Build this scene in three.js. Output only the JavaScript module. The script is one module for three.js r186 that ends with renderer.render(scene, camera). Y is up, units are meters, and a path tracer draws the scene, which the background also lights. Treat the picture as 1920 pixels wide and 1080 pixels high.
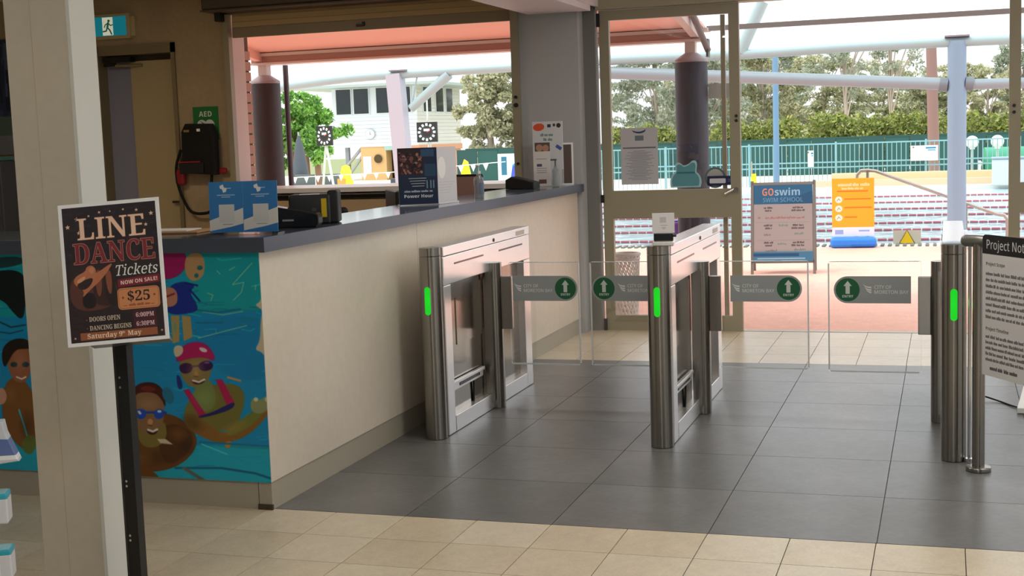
import * as THREE from 'three';
import { RoundedBoxGeometry } from 'three/addons/geometries/RoundedBoxGeometry.js';
import { mergeGeometries } from 'three/addons/utils/BufferGeometryUtils.js';
import { RectAreaLightUniformsLib } from 'three/addons/lights/RectAreaLightUniformsLib.js';

// ---------------------------------------------------------------- camera, sky, exposure
// world: x to the right along the glazed back wall, y up, z towards the viewer (depth d = -z), metres
const scene = new THREE.Scene();
const camera = new THREE.PerspectiveCamera(2 * Math.atan(540 / 2530) * 180 / Math.PI, 1920 / 1080, 0.05, 400);
camera.position.set(0, 1.5, 0);
camera.rotation.order = 'YXZ';
camera.rotation.set(THREE.MathUtils.degToRad(-6.37), THREE.MathUtils.degToRad(18.0), THREE.MathUtils.degToRad(-1.98));
camera.updateMatrixWorld();
const renderer = new THREE.WebGLRenderer({ antialias: true });
renderer.toneMapping = THREE.LinearToneMapping;
renderer.toneMappingExposure = 1.25;
renderer.shadowMap.enabled = true;
RectAreaLightUniformsLib.init();
{ // bright overcast sky, a little brighter towards the zenith
  const w = 32, h = 64, a = new Float32Array(w * h * 4);
  for (let j = 0; j < h; j++) for (let i = 0; i < w; i++) {
    const el = ((j + .5) / h - .5) * Math.PI, s = Math.max(0, Math.sin(el)), v = el < 0 ? .45 : (1 + .9 * s) / 1.35, k = (j * w + i) * 4;
    a[k] = v * .97; a[k + 1] = v; a[k + 2] = v * 1.03; a[k + 3] = 1;
  }
  const t = new THREE.DataTexture(a, w, h, THREE.RGBAFormat, THREE.FloatType);
  t.mapping = THREE.EquirectangularReflectionMapping; t.magFilter = THREE.LinearFilter; t.minFilter = THREE.LinearFilter; t.needsUpdate = true;
  scene.background = t; scene.backgroundIntensity = 1.5;
}
// hazy sun behind thin cloud, high and from the left front of the building
const sun = new THREE.DirectionalLight(0xfff2dc, .9);
sun.position.set(-30, 60, -10); sun.target.position.set(-5, 0, -30); sun.castShadow = true; sun.shadow.radius = 14;
Object.assign(sun.shadow.camera, { left: -60, right: 60, top: 60, bottom: -60, near: 1, far: 200 }); sun.shadow.mapSize.set(2048, 2048);
scene.add(sun, sun.target);

// ---------------------------------------------------------------- helpers
let seed = 7;
const rnd = () => { seed = (seed * 1664525 + 1013904223) >>> 0; return seed / 4294967296; };
const rr = (a, b) => a + (b - a) * rnd();
const V = (x, y, z) => new THREE.Vector3(x, y, z);
const used = {};
function numbered(n) { if (!(n in used)) { used[n] = 0; return n; } used[n]++; return n + '_' + String(used[n]).padStart(3, '0'); }
function metreUV(g) { // box-projected uv, in metres
  const p = g.attributes.position, n = g.attributes.normal, uv = new Float32Array(p.count * 2);
  for (let i = 0; i < p.count; i++) {
    const ax = Math.abs(n.getX(i)), ay = Math.abs(n.getY(i)), az = Math.abs(n.getZ(i));
    let u, v; if (ay >= ax && ay >= az) { u = p.getX(i); v = p.getZ(i); } else if (ax >= az) { u = p.getZ(i); v = p.getY(i); } else { u = p.getX(i); v = p.getY(i); }
    uv[i * 2] = u; uv[i * 2 + 1] = v;
  }
  g.setAttribute('uv', new THREE.BufferAttribute(uv, 2)); return g;
}
const flat = (g) => { const o = g.index ? g.toNonIndexed() : g; for (const k of Object.keys(o.attributes)) if (!['position', 'normal', 'uv', 'color'].includes(k)) o.deleteAttribute(k); return o; };
const join = (gs) => Array.isArray(gs) ? (gs.length === 1 ? gs[0] : mergeGeometries(gs.map(flat))) : gs;
function mesh(name, gs, m, parent) {
  const o = new THREE.Mesh(join(gs), m); o.name = parent === scene ? numbered(name) : name; o.castShadow = o.receiveShadow = true; parent.add(o); return o;
}
function tag(o, label, category, group) { o.userData.label = label; o.userData.category = category; if (group) o.userData.group = group; return o; }
function thing(name, label, category, [x, y, z] = [0, 0, 0], turn = 0, group) {
  const o = new THREE.Group(); o.name = numbered(name); o.position.set(x, y, z); o.rotation.y = turn; scene.add(o); return tag(o, label, category, group);
}
function struct(name, gs, m, label) { const o = mesh(name, gs, m, scene); o.userData.kind = 'structure'; if (label) o.userData.label = label; return o; }
// box by its limits; depth limits are given as d (metres away from the viewer), z = -d
const box = (x0, x1, y0, y1, d0, d1) => metreUV(new THREE.BoxGeometry(x1 - x0, y1 - y0, d1 - d0).translate((x0 + x1) / 2, (y0 + y1) / 2, -(d0 + d1) / 2));
const lbox = (w, h, l, x = 0, y = 0, z = 0) => metreUV(new THREE.BoxGeometry(w, h, l).translate(x, y, z));
const rbox = (w, h, l, r, x = 0, y = 0, z = 0) => new RoundedBoxGeometry(w, h, l, 2, Math.min(r, w / 2.01, h / 2.01, l / 2.01)).translate(x, y, z);
function rod(a, b, r, r2 = r, seg = 14) {
  const d = b.clone().sub(a), g = new THREE.CylinderGeometry(r2, r, d.length(), seg);
  g.applyQuaternion(new THREE.Quaternion().setFromUnitVectors(V(0, 1, 0), d.normalize())); const m = a.clone().add(b).multiplyScalar(.5);
  return g.translate(m.x, m.y, m.z);
}
const pipe = (pts, r, seg = 40, rad = 10) => new THREE.TubeGeometry(new THREE.CatmullRomCurve3(pts, false, 'centripetal'), seg, r, rad, false);
const lathe = (pts, seg = 28) => new THREE.LatheGeometry(pts.map(([r, y]) => new THREE.Vector2(r, y)), seg);
function slab(shapePts, depth, bevel = 0) { // outline in x,y extruded along z, centred on z = 0
  const s = shapePts instanceof THREE.Shape ? shapePts : new THREE.Shape(shapePts.map(([x, y]) => new THREE.Vector2(x, y)));
  const g = new THREE.ExtrudeGeometry(s, { depth: depth - 2 * bevel, bevelEnabled: bevel > 0, bevelThickness: bevel, bevelSize: bevel, bevelSegments: 2, curveSegments: 14 });
  return g.translate(0, 0, -(depth - 2 * bevel) / 2);
}
function sheetUV(g, x0, x1, y0, y1) { // uv 0..1 over a local rectangle
  const p = g.attributes.position, uv = new Float32Array(p.count * 2);
  for (let i = 0; i < p.count; i++) { uv[i * 2] = (p.getX(i) - x0) / (x1 - x0); uv[i * 2 + 1] = (p.getY(i) - y0) / (y1 - y0); }
  g.setAttribute('uv', new THREE.BufferAttribute(uv, 2)); return g;
}
// ---------------------------------------------------------------- textures
function canvas(w, h, draw) { const c = document.createElement('canvas'); c.width = w; c.height = h; const g = c.getContext('2d'); draw(g, w, h); const t = new THREE.CanvasTexture(c); t.colorSpace = THREE.SRGBColorSpace; t.anisotropy = 8; return t; }
function scrawl(g, x, y, w, h, slope = 0) { // a line of print too small to read: word-length strokes of letter-like dabs
  let u = 0; while (u < w) { const word = Math.min(w - u, rr(2, 8) * h * .6); for (let k = 0; k < word; k += h * .55) { const t = rnd() < .3 ? 1.35 : 1; g.fillRect(x + u + k, y - h * t + (u + k) * slope, h * .42, h * t); } u += word + h * .7; }
}
function noiseGrid(n, cells) { // tileable value noise, 0..1
  const g = Array.from({ length: cells * cells }, rnd), o = new Float32Array(n * n), sm = (t) => t * t * (3 - 2 * t);
  for (let j = 0; j < n; j++) for (let i = 0; i < n; i++) {
    const x = i / n * cells, y = j / n * cells, a = Math.floor(x), b = Math.floor(y), u = sm(x - a), v = sm(y - b), A = (p, q) => g[(q % cells) * cells + p % cells];
    o[j * n + i] = (A(a, b) * (1 - u) + A(a + 1, b) * u) * (1 - v) + (A(a, b + 1) * (1 - u) + A(a + 1, b + 1) * u) * v;
  }
  return o;
}
function speckle(n, [r, g, b], layers, repeat = 1) { // layers: [cells, amplitude]
  const L = layers.map(([c, a]) => [noiseGrid(n, c), a]), d = new Uint8Array(n * n * 4);
  for (let i = 0; i < n * n; i++) {
    let k = 1; for (const [f, a] of L) k += (f[i] - .5) * 2 * a;
    d[i * 4] = Math.min(255, r * k); d[i * 4 + 1] = Math.min(255, g * k); d[i * 4 + 2] = Math.min(255, b * k); d[i * 4 + 3] = 255;
  }
  const t = new THREE.DataTexture(d, n, n); t.wrapS = t.wrapT = THREE.RepeatWrapping; t.repeat.set(repeat, repeat); t.magFilter = THREE.LinearFilter; t.minFilter = THREE.LinearMipmapLinearFilter; t.generateMipmaps = true; t.colorSpace = THREE.SRGBColorSpace; t.needsUpdate = true; return t;
}
const std = (color, roughness = .6, extra = {}) => new THREE.MeshStandardMaterial({ color, roughness, ...extra });
const printed = (t, roughness = .5) => new THREE.MeshStandardMaterial({ map: t, roughness });
const M = {
  beigeTile: std(0xffffff, .3, { map: speckle(256, [221, 208, 184], [[5, .02], [24, .02], [128, .03]], 1.1) }),
  darkTile: std(0xffffff, .33, { map: speckle(512, [114, 114, 113], [[4, .04], [14, .04], [60, .04], [200, .03]], .8) }),
  grout: std(0x5d5650, .9), wallOffice: std(0xffffff, .8, { map: speckle(128, [170, 152, 122], [[6, .03], [64, .02]], .7) }),
  greyWall: std(0xb2b4b6, .75), darkTrim: std(0x7c7b76, .6), bulkhead: std(0xe0dde4, .6), ceilingWhite: std(0xe6e4df, .85),
  frame: std(0x9a937c, .45), counterPanel: std(0xffffff, .38, { map: speckle(256, [226, 215, 198], [[4, .025], [80, .012]], .5) }), kick: std(0xb0a998, .5),
  worktop: std(0x59606b, .1), worktopEdge: std(0x4b5364, .35), pillarBeige: std(0xffffff, .6, { map: speckle(128, [204, 195, 178], [[5, .025], [60, .012]], .8) }), pillarWhite: std(0xdadcd6, .5),
  steel: new THREE.MeshPhysicalMaterial({ color: 0x98948e, metalness: 1, roughness: .24, anisotropy: .85, anisotropyRotation: Math.PI / 2 }),
  steelLight: new THREE.MeshPhysicalMaterial({ color: 0xf6f4f3, metalness: .8, roughness: .27 }),
  mirror: std(0xa39a90, .14, { metalness: 1 }), black: std(0x121214, .45), blackGloss: std(0x0d0e10, .2), rubber: std(0x1b1b1c, .85),
  chrome: std(0xd8d8d8, .12, { metalness: 1 }),
  pane: new THREE.MeshPhysicalMaterial({ color: 0xffffff, transmission: 1, roughness: 0, thickness: 0, ior: 1.5 }),
  acrylic: new THREE.MeshPhysicalMaterial({ color: 0xffffff, transmission: 1, roughness: .02, thickness: 0, ior: 1.49 }),
  wingGlass: new THREE.MeshPhysicalMaterial({ color: 0xffffff, transmission: 1, roughness: 0, thickness: .012, ior: 1.5, attenuationColor: new THREE.Color(.82, .95, .92), attenuationDistance: .25 }),
  glassEdgeGlint: new THREE.MeshPhysicalMaterial({ color: 0xf6fbfb, roughness: .4, transmission: .12, thickness: 0 }),
  led: new THREE.MeshStandardMaterial({ color: 0x0a5a10, emissive: 0x10d020, emissiveIntensity: .75, roughness: .4 }),
  white: std(0xf0f0ee, .5), paper: std(0xeeeeea, .7), red: std(0xb02030, .5), yellow: std(0xf0d020, .5), blue: std(0x2f83d8, .5),
  salmon: std(0xefc0b2, .7), salmonDark: std(0xc2998f, .65), pinkPost: std(0xd4cbc8, .55), padPurple: std(0xffffff, .55, { map: speckle(128, [46, 36, 40], [[6, .08], [50, .07]], 1) }),
  padBlue: std(0xffffff, .6, { map: speckle(256, [50, 56, 70], [[4, .12], [30, .1], [120, .08]], .6) }),
  shadeTube: std(0xa3bdc1, .4), shadeBlue: std(0x869fb6, .4), fencePaint: std(0x86b4bb, .5), fenceGreen: std(0x1f4a48, .7),
  brick: std(0xffffff, .85, { map: speckle(128, [196, 158, 144], [[4, .1], [40, .1]], 3) }), mortar: std(0x6b5a50, .9), revealBoard: std(0xd9c6c0, .6),
};
// ---------------------------------------------------------------- the room
const RX = 4.2, LX = -9.2, BK = -2.6;        // right wall, left wall, wall behind the viewer (as depth)
{ // floor: grout bed with loose-laid tiles on it
  const floor = struct('floor', [box(LX, RX, -.12, -.0045, BK, 10.06)], M.grout, 'tiled lobby floor, beige at front and back with a dark band between');
  const vary = (w, l, m, n) => Array.from({ length: n }, (_, i) => { const g = metreUV(new THREE.BoxGeometry(w, .012, l)); const uv = g.attributes.uv; for (let k = 0; k < uv.count; k++) uv.setXY(k, uv.getX(k) + i * .37, uv.getY(k) + i * .53); return g; });
  const tile = (gs, m, x, d, name) => { const o = mesh(name, gs[Math.floor(rnd() * gs.length)], m, floor); o.position.set(x, -.006, -d); };
  const beigeM = [0xffffff, 0xfbf9f5, 0xf7f4ef].map((c) => { const m = M.beigeTile.clone(); m.color.set(c); return m; });
  const darkM = [0xffffff, 0xf7f7f7, 0xf0f1f1].map((c) => { const m = M.darkTile.clone(); m.color.set(c); return m; });
  const any = (a) => a[Math.floor(rnd() * a.length)];
  const bk = vary(.3015, .3485, null, 4), bg = vary(.3015, .3015, null, 6), dg = vary(.6075, .6215, null, 6);
  for (let i = -7; i < 10; i++) for (let j = 0; j < 4; j++) tile(bg, any(beigeM), -2.074 + .305 * (i + .5), 4.895 - .305 * (j + .5), 'beige_tile');
  for (let i = -1; i < 6; i++) for (let j = 0; j < 6; j++) tile(dg, any(darkM), -2.074 + .611 * (i + .5), 4.898 + .625 * (j + .5), 'dark_tile');
  for (let i = -2; i < 10; i++) for (let j = 0; j < 4; j++) tile(bk, any(beigeM), -2.074 + .305 * (i + .5), 8.652 + .352 * (j + .5), 'beige_tile');
  // the rest of the tiling, out of the picture or hidden behind the counter
  const rest = []; const put = (x0, x1, d0, d1, p) => { for (let x = x0; x < x1 - .01; x += p) for (let d = d0; d < d1 - .01; d += p) rest.push(box(x + .002, Math.min(x1, x + p) - .002, -.012, -.0005, d + .002, Math.min(d1, d + p) - .002)); };
  put(LX + .1, RX - .1, BK + .1, 3.67, .61); put(LX + .1, -4.21, 3.67, 4.83, .61); put(.98, RX - .1, 3.67, 4.89, .61); put(1.592, RX - .1, 4.9, 10, .61); put(LX + .1, -2.7, 5.5, 9.84, .61);
  const o = mesh('further_tiles', rest, M.beigeTile, floor); o.userData.kind = 'stuff';
}
struct('ceiling', [box(LX, RX, 2.8, 2.95, BK, 10.1)], M.ceilingWhite, 'flat white ceiling');
// wall with the servery window and the staff door
struct('wall_back', [
  box(LX, -6.78, 0, 2.8, 9.85, 10.05), box(-6.78, -6.05, 2.37, 2.8, 9.85, 10.05), box(-6.05, -5.53, 0, 2.8, 9.85, 10.05),
  box(-5.53, -3.09, 0, 1.12, 9.85, 10.05), box(-5.53, -3.09, 2.56, 2.8, 9.85, 10.05)], M.wallOffice, 'dim beige office wall around the servery window');
struct('wall_column', [box(-3.09, -2.62, 0, 2.8, 9.85, 10.06)], M.greyWall, 'grey wall pier between servery window and glazed door');
struct('trim_1', [box(-2.62, -2.528, 0, 2.8, 10.0, 10.10)], M.darkTrim, 'dark grey jamb beside the glazed door');
struct('trim_2', [box(-3.0, -2.52, 2.41, 2.8, 4.2, 9.86), box(-2.52, -2.49, 2.45, 2.8, 4.2, 9.98)], M.bulkhead, 'pale grey bulkhead above the counter');
struct('roof', [box(LX - .3, RX + .5, 2.96, 5.2, BK - .3, 10.3), box(-2.0, RX + 1, 2.9, 3.1, 10.16, 11.6)], M.greyWall, 'unseen upper mass and eave added above the lobby to block sky light');  // unseen block and eave added to keep sky light off the poolside sign
struct('wall_left', [box(LX - .15, LX, 0, 2.8, BK, 10.05)], M.wallOffice, 'office side wall');
// exterior brick leaf at the left window jamb
{
  const leaf = struct('wall_brick', [box(-5.9, -5.545, 0, 2.9, 10.09, 10.175)], M.mortar, 'outer brick leaf seen at the window jamb');
  for (let k = 0; k < 26; k++) {
    const y = .06 + k * .086; const b = mesh('brick', rbox(.23, .074, .1, .006), M.brick, leaf); b.position.set(-5.648 + rr(-.002, .002), y + .037, -10.137);
  }
  struct('trim_3', [box(-5.56, -5.528, 1.16, 2.6, 9.862, 10.086)], M.revealBoard, 'pale pink board lining the window jamb');
}
{ // servery window: side guides, sill, shutter
  const w = struct('window_1', [box(-5.56, -5.51, 1.15, 2.56, 9.80, 9.86), box(-3.13, -3.075, 1.15, 2.56, 9.80, 9.86)], M.frame, 'servery window guides for the roller shutter');
  for (const [y, r] of [[1.80, .012], [1.74, .016], [1.30, .01], [2.45, .01]]) mesh('bolt', [rod(V(-3.1, y, -9.80), V(-3.1, y, -9.785), r)], M.black, w);
  struct('trim_4', [box(-5.6, -3.03, 1.125, 1.16, 9.55, 10.3)], std(0xefece6, .3), 'pale window ledge');
  const sh = thing('roller_shutter', 'brown roller shutter rolled up over the servery window', 'shutter', [-4.32, 2.37, -9.86]);
  mesh('bottom_rail', [rbox(2.36, .085, .03, .006, 0, .045, 0)], std(0x94866c, .45), sh);
  for (let k = 0; k < 3; k++) mesh('slat', rbox(2.36, .05, .018, .007, 0, .108 + k * .046, .004 - k * .003), std(0xc4aa7a, .5), sh);
  mesh('hood', [rbox(2.62, .2, .28, .02, 0, .31, .12), lbox(2.62, .012, .30, 0, .205, .12)], std(0x4d4438, .5), sh);
  mesh('end_bracket', [rbox(.05, .09, .16, .01, -1.24, .175, .06)], M.black, sh);
  mesh('latch', [lbox(.06, .018, .02, -.05, .04, .02), lbox(.015, .03, .02, -.02, .05, .025)], M.black, sh);
}
{ // bench under the window
  const b = thing('window_bench', 'brown panelled bench with black edge below the servery window', 'bench', [-4.3, 0, -9.5]);
  mesh('front_panel', [lbox(2.38, 1.07, .03, 0, .535, 0)], std(0xb59d7c, .6), b);
  mesh('edge', [rbox(2.42, .04, .36, .008, 0, 1.095, -.15)], M.blackGloss, b);
}
{ // staff door in the dim wall
  const d = struct('door_1', [box(-6.52, -6.07, 0, 2.24, 9.93, 9.97)], std(0xb3a582, .55), 'beige flush staff door leaf');
  mesh('side_leaf', [box(-6.76, -6.525, 0, 2.26, 9.95, 9.99)], std(0x8a8fa6, .5), d).userData.label = 'blue-grey narrow side leaf';
  mesh('door_frame', [box(-6.80, -6.76, 0, 2.37, 9.83, 10.0), box(-6.07, -6.035, 0, 2.37, 9.83, 10.0), box(-6.8, -6.035, 2.29, 2.37, 9.83, 10.0)], std(0x7f7458, .5), d);
  mesh('closer', [box(-6.74, -6.47, 2.235, 2.275, 9.86, 9.93), box(-6.72, -6.62, 2.20, 2.23, 9.84, 9.88)], M.black, d);
  mesh('closer_arm', [rod(V(-6.66, 2.205, -9.86), V(-6.40, 2.205, -9.92), .012)], std(0x857854, .4), d);
  mesh('handle', [box(-6.085, -6.06, .98, 1.14, 9.915, 9.93), rod(V(-6.07, 1.06, -9.9), V(-6.17, 1.06, -9.89), .01)], std(0x4a4436, .35, { metalness: .6 }), d);
}
struct('wall_outside', [box(-6.9, -5.95, 0, 2.6, 10.06, 10.12)], M.wallOffice);
// glazed front: header, sliding leaves, window beyond
struct('trim_5', [box(-2.515, RX, 2.425, 2.8, 9.98, 10.16)], std(0xa59f86, .5), 'beige door header fascia');
function glazedLeaf(n, x0, x1, label, lock) {
  const s = .075, o = struct(n, [box(x0, x0 + s, .0, 2.42, 10.02, 10.07), box(x1 - s, x1, .0, 2.42, 10.02, 10.07), box(x0 + s, x1 - s, 2.345, 2.42, 10.02, 10.07), box(x0 + s, x1 - s, .855, 1.068, 10.02, 10.07), box(x0 + s, x1 - s, 0, .115, 10.02, 10.07)], M.frame, label);
  mesh('upper_pane', [box(x0 + s, x1 - s, 1.068, 2.345, 10.043, 10.049)], M.pane, o);
  mesh('lower_pane', [box(x0 + s, x1 - s, .115, .855, 10.043, 10.049)], M.pane, o);
  mesh('lock_stud', lock.map(([x, y]) => rod(V(x, y, -10.02), V(x, y, -10.008), .011)), M.black, o);
  return o;
}
{
  const d = glazedLeaf('door_2', -2.50, -1.452, 'beige aluminium glazed sliding door leaf, stacked open', [[-1.478, 1.60], [-1.478, 1.565]]);
  mesh('hinge', [box(-2.515, -2.49, .98, 1.04, 10.0, 10.02), box(-2.515, -2.49, .0, .09, 10.0, 10.02), box(-2.515, -2.49, 2.3, 2.4, 10.0, 10.02)], M.black, d);
  mesh('handle', [rod(V(-1.49, 1.07, -10.01), V(-1.57, 1.03, -9.985), .009), rod(V(-1.485, 1.06, -10.02), V(-1.485, 1.06, -9.99), .018)], M.chrome, d);
  mesh('inner_stile', [box(-1.597, -1.565, .1, 2.345, 10.09, 10.12)], M.frame, d);
  const e = glazedLeaf('door_3', .405, 1.5, 'beige aluminium glazed sliding door leaf on the right', [[.437, 1.60], [.437, 1.555]]);
}
{ const w = struct('window_2', [box(1.5, 1.56, 0, 2.42, 10.02, 10.08), box(2.8, 2.86, 0, 2.42, 10.02, 10.08), box(RX - .06, RX, 0, 2.42, 10.02, 10.08), box(1.56, RX - .06, 0, .1, 10.02, 10.08)], M.frame, 'fixed glazing right of the doors');
  mesh('glass_pane', [box(1.56, 2.8, .1, 2.42, 10.04, 10.046)], M.pane, w); mesh('glass_pane', [box(2.86, RX - .06, .1, 2.42, 10.04, 10.046)], M.pane, w); }
struct('trim_6', [box(-2.5, RX, -.03, .003, 10.03, 10.1)], std(0xa9a69c, .4, { metalness: .5 }), 'door threshold strip');
// right side wall with high windows, wall behind the viewer with a glazed entrance
{
  const w = struct('wall_right', [box(RX, RX + .2, 0, 1.05, BK, 10.1), box(RX, RX + .2, 2.5, 2.8, BK, 10.1), box(RX, RX + .2, 1.05, 2.5, BK, -.5), box(RX, RX + .2, 1.05, 2.5, 9.2, 10.1)], M.greyWall, 'lobby side wall');
  const f = struct('window_3', [box(RX + .05, RX + .1, 1.05, 1.11, -.5, 9.2), box(RX + .05, RX + .1, 2.44, 2.5, -.5, 9.2), ...[0, 1, 2, 3, 4].map((i) => box(RX + .05, RX + .1, 1.11, 2.44, -.5 + i * 2.41, -.44 + i * 2.41))], M.frame, 'row of high side windows');
  for (let i = 0; i < 4; i++) mesh('glass_pane', [box(RX + .07, RX + .076, 1.11, 2.44, -.44 + i * 2.41, 1.91 + i * 2.41)], M.pane, f);
  struct('wall_front', [box(LX, -.6, 0, 2.8, BK - .2, BK), box(.75, RX + .2, 0, 2.8, BK - .2, BK), box(-.6, .75, 2.3, 2.8, BK - .2, BK)], M.greyWall, 'wall around the street entrance');
  const d = struct('door_4', [box(-.6, -.54, 0, 2.3, BK - .1, BK - .05), box(.69, .75, 0, 2.3, BK - .1, BK - .05), box(.04, .11, 0, 2.3, BK - .1, BK - .05), box(-.54, .69, 2.22, 2.3, BK - .1, BK - .05)], M.frame, 'glazed street entrance');
  mesh('glass_pane', [box(-.54, .04, 0.02, 2.22, BK - .08, BK - .074)], M.pane, d); mesh('glass_pane', [box(.11, .69, 0.02, 2.22, BK - .08, BK - .074)], M.pane, d);
}
// unseen ceiling light panels added to brighten the lobby and office
for (const [x, d] of [[-.4, 2.0], [-.4, 5.2], [-3.4, 1.4], [1.9, 4.0], [-5.6, 7.2], [.9, 7.4], [-1.6, 7.4]]) {
  const p = thing('added_ceiling_light', 'added unseen ceiling light panel ' + ({ 2: 'above the front tiles', 5.2: 'above the near ends of the gates', 1.4: 'above the poster stand side', 4: 'over the right side of the lobby', 7.2: 'over the office behind the counter', 7.4: x > 0 ? 'above the far right floor' : 'above the far end of the gates' })[d], 'ceiling light', [x, 2.8, -d]);
  mesh('frame', [lbox(1.24, .03, .34, 0, -.012, 0)], M.white, p);
  mesh('diffuser', [lbox(1.18, .006, .28, 0, -.03, 0)], new THREE.MeshStandardMaterial({ color: 0xffffff, emissive: 0xfdfaf4, emissiveIntensity: x < -5 ? .8 : 2.5, roughness: .6 }), p);
  const l = new THREE.RectAreaLight(x < -5 ? 0xffe6c4 : 0xfdfaf4, x < -5 ? 19 : 12.5, 1.18, .28); l.position.set(x, 2.762, -d); l.lookAt(x, 0, -d); scene.add(l);
}
// ---------------------------------------------------------------- steel-cased white and beige pillar
{
  const p = struct('wall_pillar', [box(-2.862, -2.622, 0, 2.8, 3.67, 3.685), box(-2.855, -2.63, 0, 2.8, 3.685, 3.79)], M.pillarBeige, 'beige painted boxed pillar near the viewer');
  mesh('side_face', [box(-2.63, -2.617, 0, 2.8, 3.668, 3.80)], M.pillarWhite, p).userData.label = 'white side face';
  mesh('joint_strip', [box(-2.765, -2.7635, 0, 2.8, 3.6685, 3.67)], std(0xc9bda6, .6), p);
}
// ---------------------------------------------------------------- reception counter
const muralTex = canvas(1536, 864, (g, w, h) => {
  // sketch units: 1 unit along the print; the print is 1.70 m wide and 0.957 m high
  g.fillStyle = '#0c8f9a'; g.fillRect(0, 0, w, h);
  const A = [.0026177, 5.3e-5, -.00017675, -.0022897, -3.82747 + 4.355, 2.14642 - .115]; // sketch units to metres on the print
  const sx = w / 1.70, sy = h / .957;
  g.setTransform(A[0] * sx, -A[1] * sy, A[2] * sx, -A[3] * sy, A[4] * sx, h - A[5] * sy);
  const poly = (c, ...p) => { g.fillStyle = c; g.beginPath(); p.forEach(([x, y], i) => i ? g.lineTo(x, y) : g.moveTo(x, y)); g.closePath(); g.fill(); };
  const blob = (c, ...p) => { g.fillStyle = c; g.beginPath(); const n = p.length; for (let i = 0; i < n; i++) { const a = p[i], b = p[(i + 1) % n], m = [(a[0] + b[0]) / 2, (a[1] + b[1]) / 2]; i ? g.quadraticCurveTo(a[0], a[1], m[0], m[1]) : g.moveTo(m[0], m[1]); } const a = p[0], b = p[1]; g.quadraticCurveTo(a[0], a[1], (a[0] + b[0]) / 2, (a[1] + b[1]) / 2); g.fill(); };
  const ell = (c, x, y, a, b, r = 0) => { g.fillStyle = c; g.beginPath(); g.ellipse(x, y, a, b, r, 0, 7); g.fill(); };
  const line = (c, lw, ...p) => { g.strokeStyle = c; g.lineWidth = lw; g.lineCap = 'round'; g.lineJoin = 'round'; g.beginPath(); p.forEach(([x, y], i) => i ? g.lineTo(x, y) : g.moveTo(x, y)); g.stroke(); };
  // water: greener surface above, blue below
  blob('#0c9aa0', [-180, 440], [520, 440], [520, 590], [400, 575], [200, 600], [-180, 590]);
  poly('#0b86b4', [-180, 590], [330, 590], [520, 585], [520, 830], [-180, 840]);
  blob('#0a7fb0', [340, 600], [520, 590], [530, 700], [430, 720]);
  poly('#1aa0b4', [-180, 830], [300, 830], [520, 838], [520, 930], [-180, 930]);
  for (let k = 0; k < 260; k++) { const x = rr(-170, 505), y = rr(470, 900), up = y < 640; line(up ? ['#0a7d8c', '#2cb5b4', '#0a6f92', '#48c4be'][k % 4] : ['#0c8fb8', '#0a7aa8', '#25a7bd'][k % 3], rr(.8, 2.2), [x, y], [x + rr(6, 22), y + rr(-5, 5)], [x + rr(20, 44), y + rr(-6, 6)]); }
  // bright ripples near the surface
  for (const p of [[[470, 500], [452, 520], [436, 538], [456, 534], [452, 552], [438, 566]], [[392, 552], [402, 556], [398, 566]], [[408, 512], [414, 518]], [[440, 506], [430, 512]], [[477, 540], [476, 548]], [[384, 586], [420, 592], [455, 586]], [[376, 634], [430, 620], [462, 612]]]) line('#a9d8b4', 1.6, ...p);
  line('#0a6b8c', 3, [370, 582], [410, 588], [450, 582]); line('#0a6b8c', 2.4, [372, 606], [420, 606]);
  // reflections of the swimmers at the surface
  blob('#b0186c', [305, 474], [350, 470], [356, 500], [340, 522], [306, 528], [290, 500]);
  blob('#caa070', [352, 480], [385, 478], [388, 520], [366, 534], [350, 515]); ell('#1d6b6a', 378, 506, 5, 4); ell('#1d6b6a', 372, 520, 4, 4);
  blob('#1f2c86', [318, 538], [352, 528], [372, 540], [358, 548], [376, 575], [372, 588], [312, 592]); line('#1f1c70', 3, [350, 532], [374, 538]); line('#1f1c70', 3, [360, 545], [378, 566]);
  line('#2b8fd0', 4, [320, 534], [352, 522]);
  blob('#c98a70', [306, 540], [336, 540], [340, 572], [318, 578], [306, 568]); line('#8e2038', 3, [316, 558], [332, 552]);
  poly('#b9a36a', [326, 592], [342, 592], [342, 640], [330, 644]); poly('#b9a36a', [346, 592], [362, 594], [366, 632], [350, 640]); blob('#7aa88a', [330, 600], [338, 610], [334, 630]);
  blob('#0a1c20', [-30, 505], [40, 498], [56, 530], [52, 560], [46, 600], [24, 580], [10, 560], [-30, 545]);
  blob('#20444a', [-30, 478], [46, 474], [50, 492], [-30, 500]);
  line('#0b3f48', 3, [0, 600], [22, 610], [50, 606]); line('#0b3f48', 2, [-20, 616], [20, 622], [46, 616]);
  // swimmer on the far left, dark hair, blue strap
  blob('#8a5a2c', [0, 740], [22, 700], [60, 720], [74, 780], [70, 860], [30, 840], [4, 800]);
  blob('#a7684a', [12, 654], [24, 640], [56, 640], [62, 690], [52, 716], [30, 718], [14, 690]);
  blob('#1f1410', [2, 668], [6, 646], [26, 632], [54, 632], [66, 650], [54, 652], [30, 652], [16, 676], [8, 690]);
  ell('#123c48', 27, 682, 7, 5); ell('#123c48', 50, 682, 7, 5); line('#f3e6dc', 3, [32, 706], [42, 710], [50, 706]);
  line('#4ab6cf', 3, [36, 770], [46, 800], [52, 822]); blob('#6d7f3a', [40, 830], [60, 815], [74, 830], [60, 860], [42, 850]);
  blob('#d9a58a', [-10, 730], [6, 726], [14, 746], [4, 762], [-10, 756]);
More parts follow.
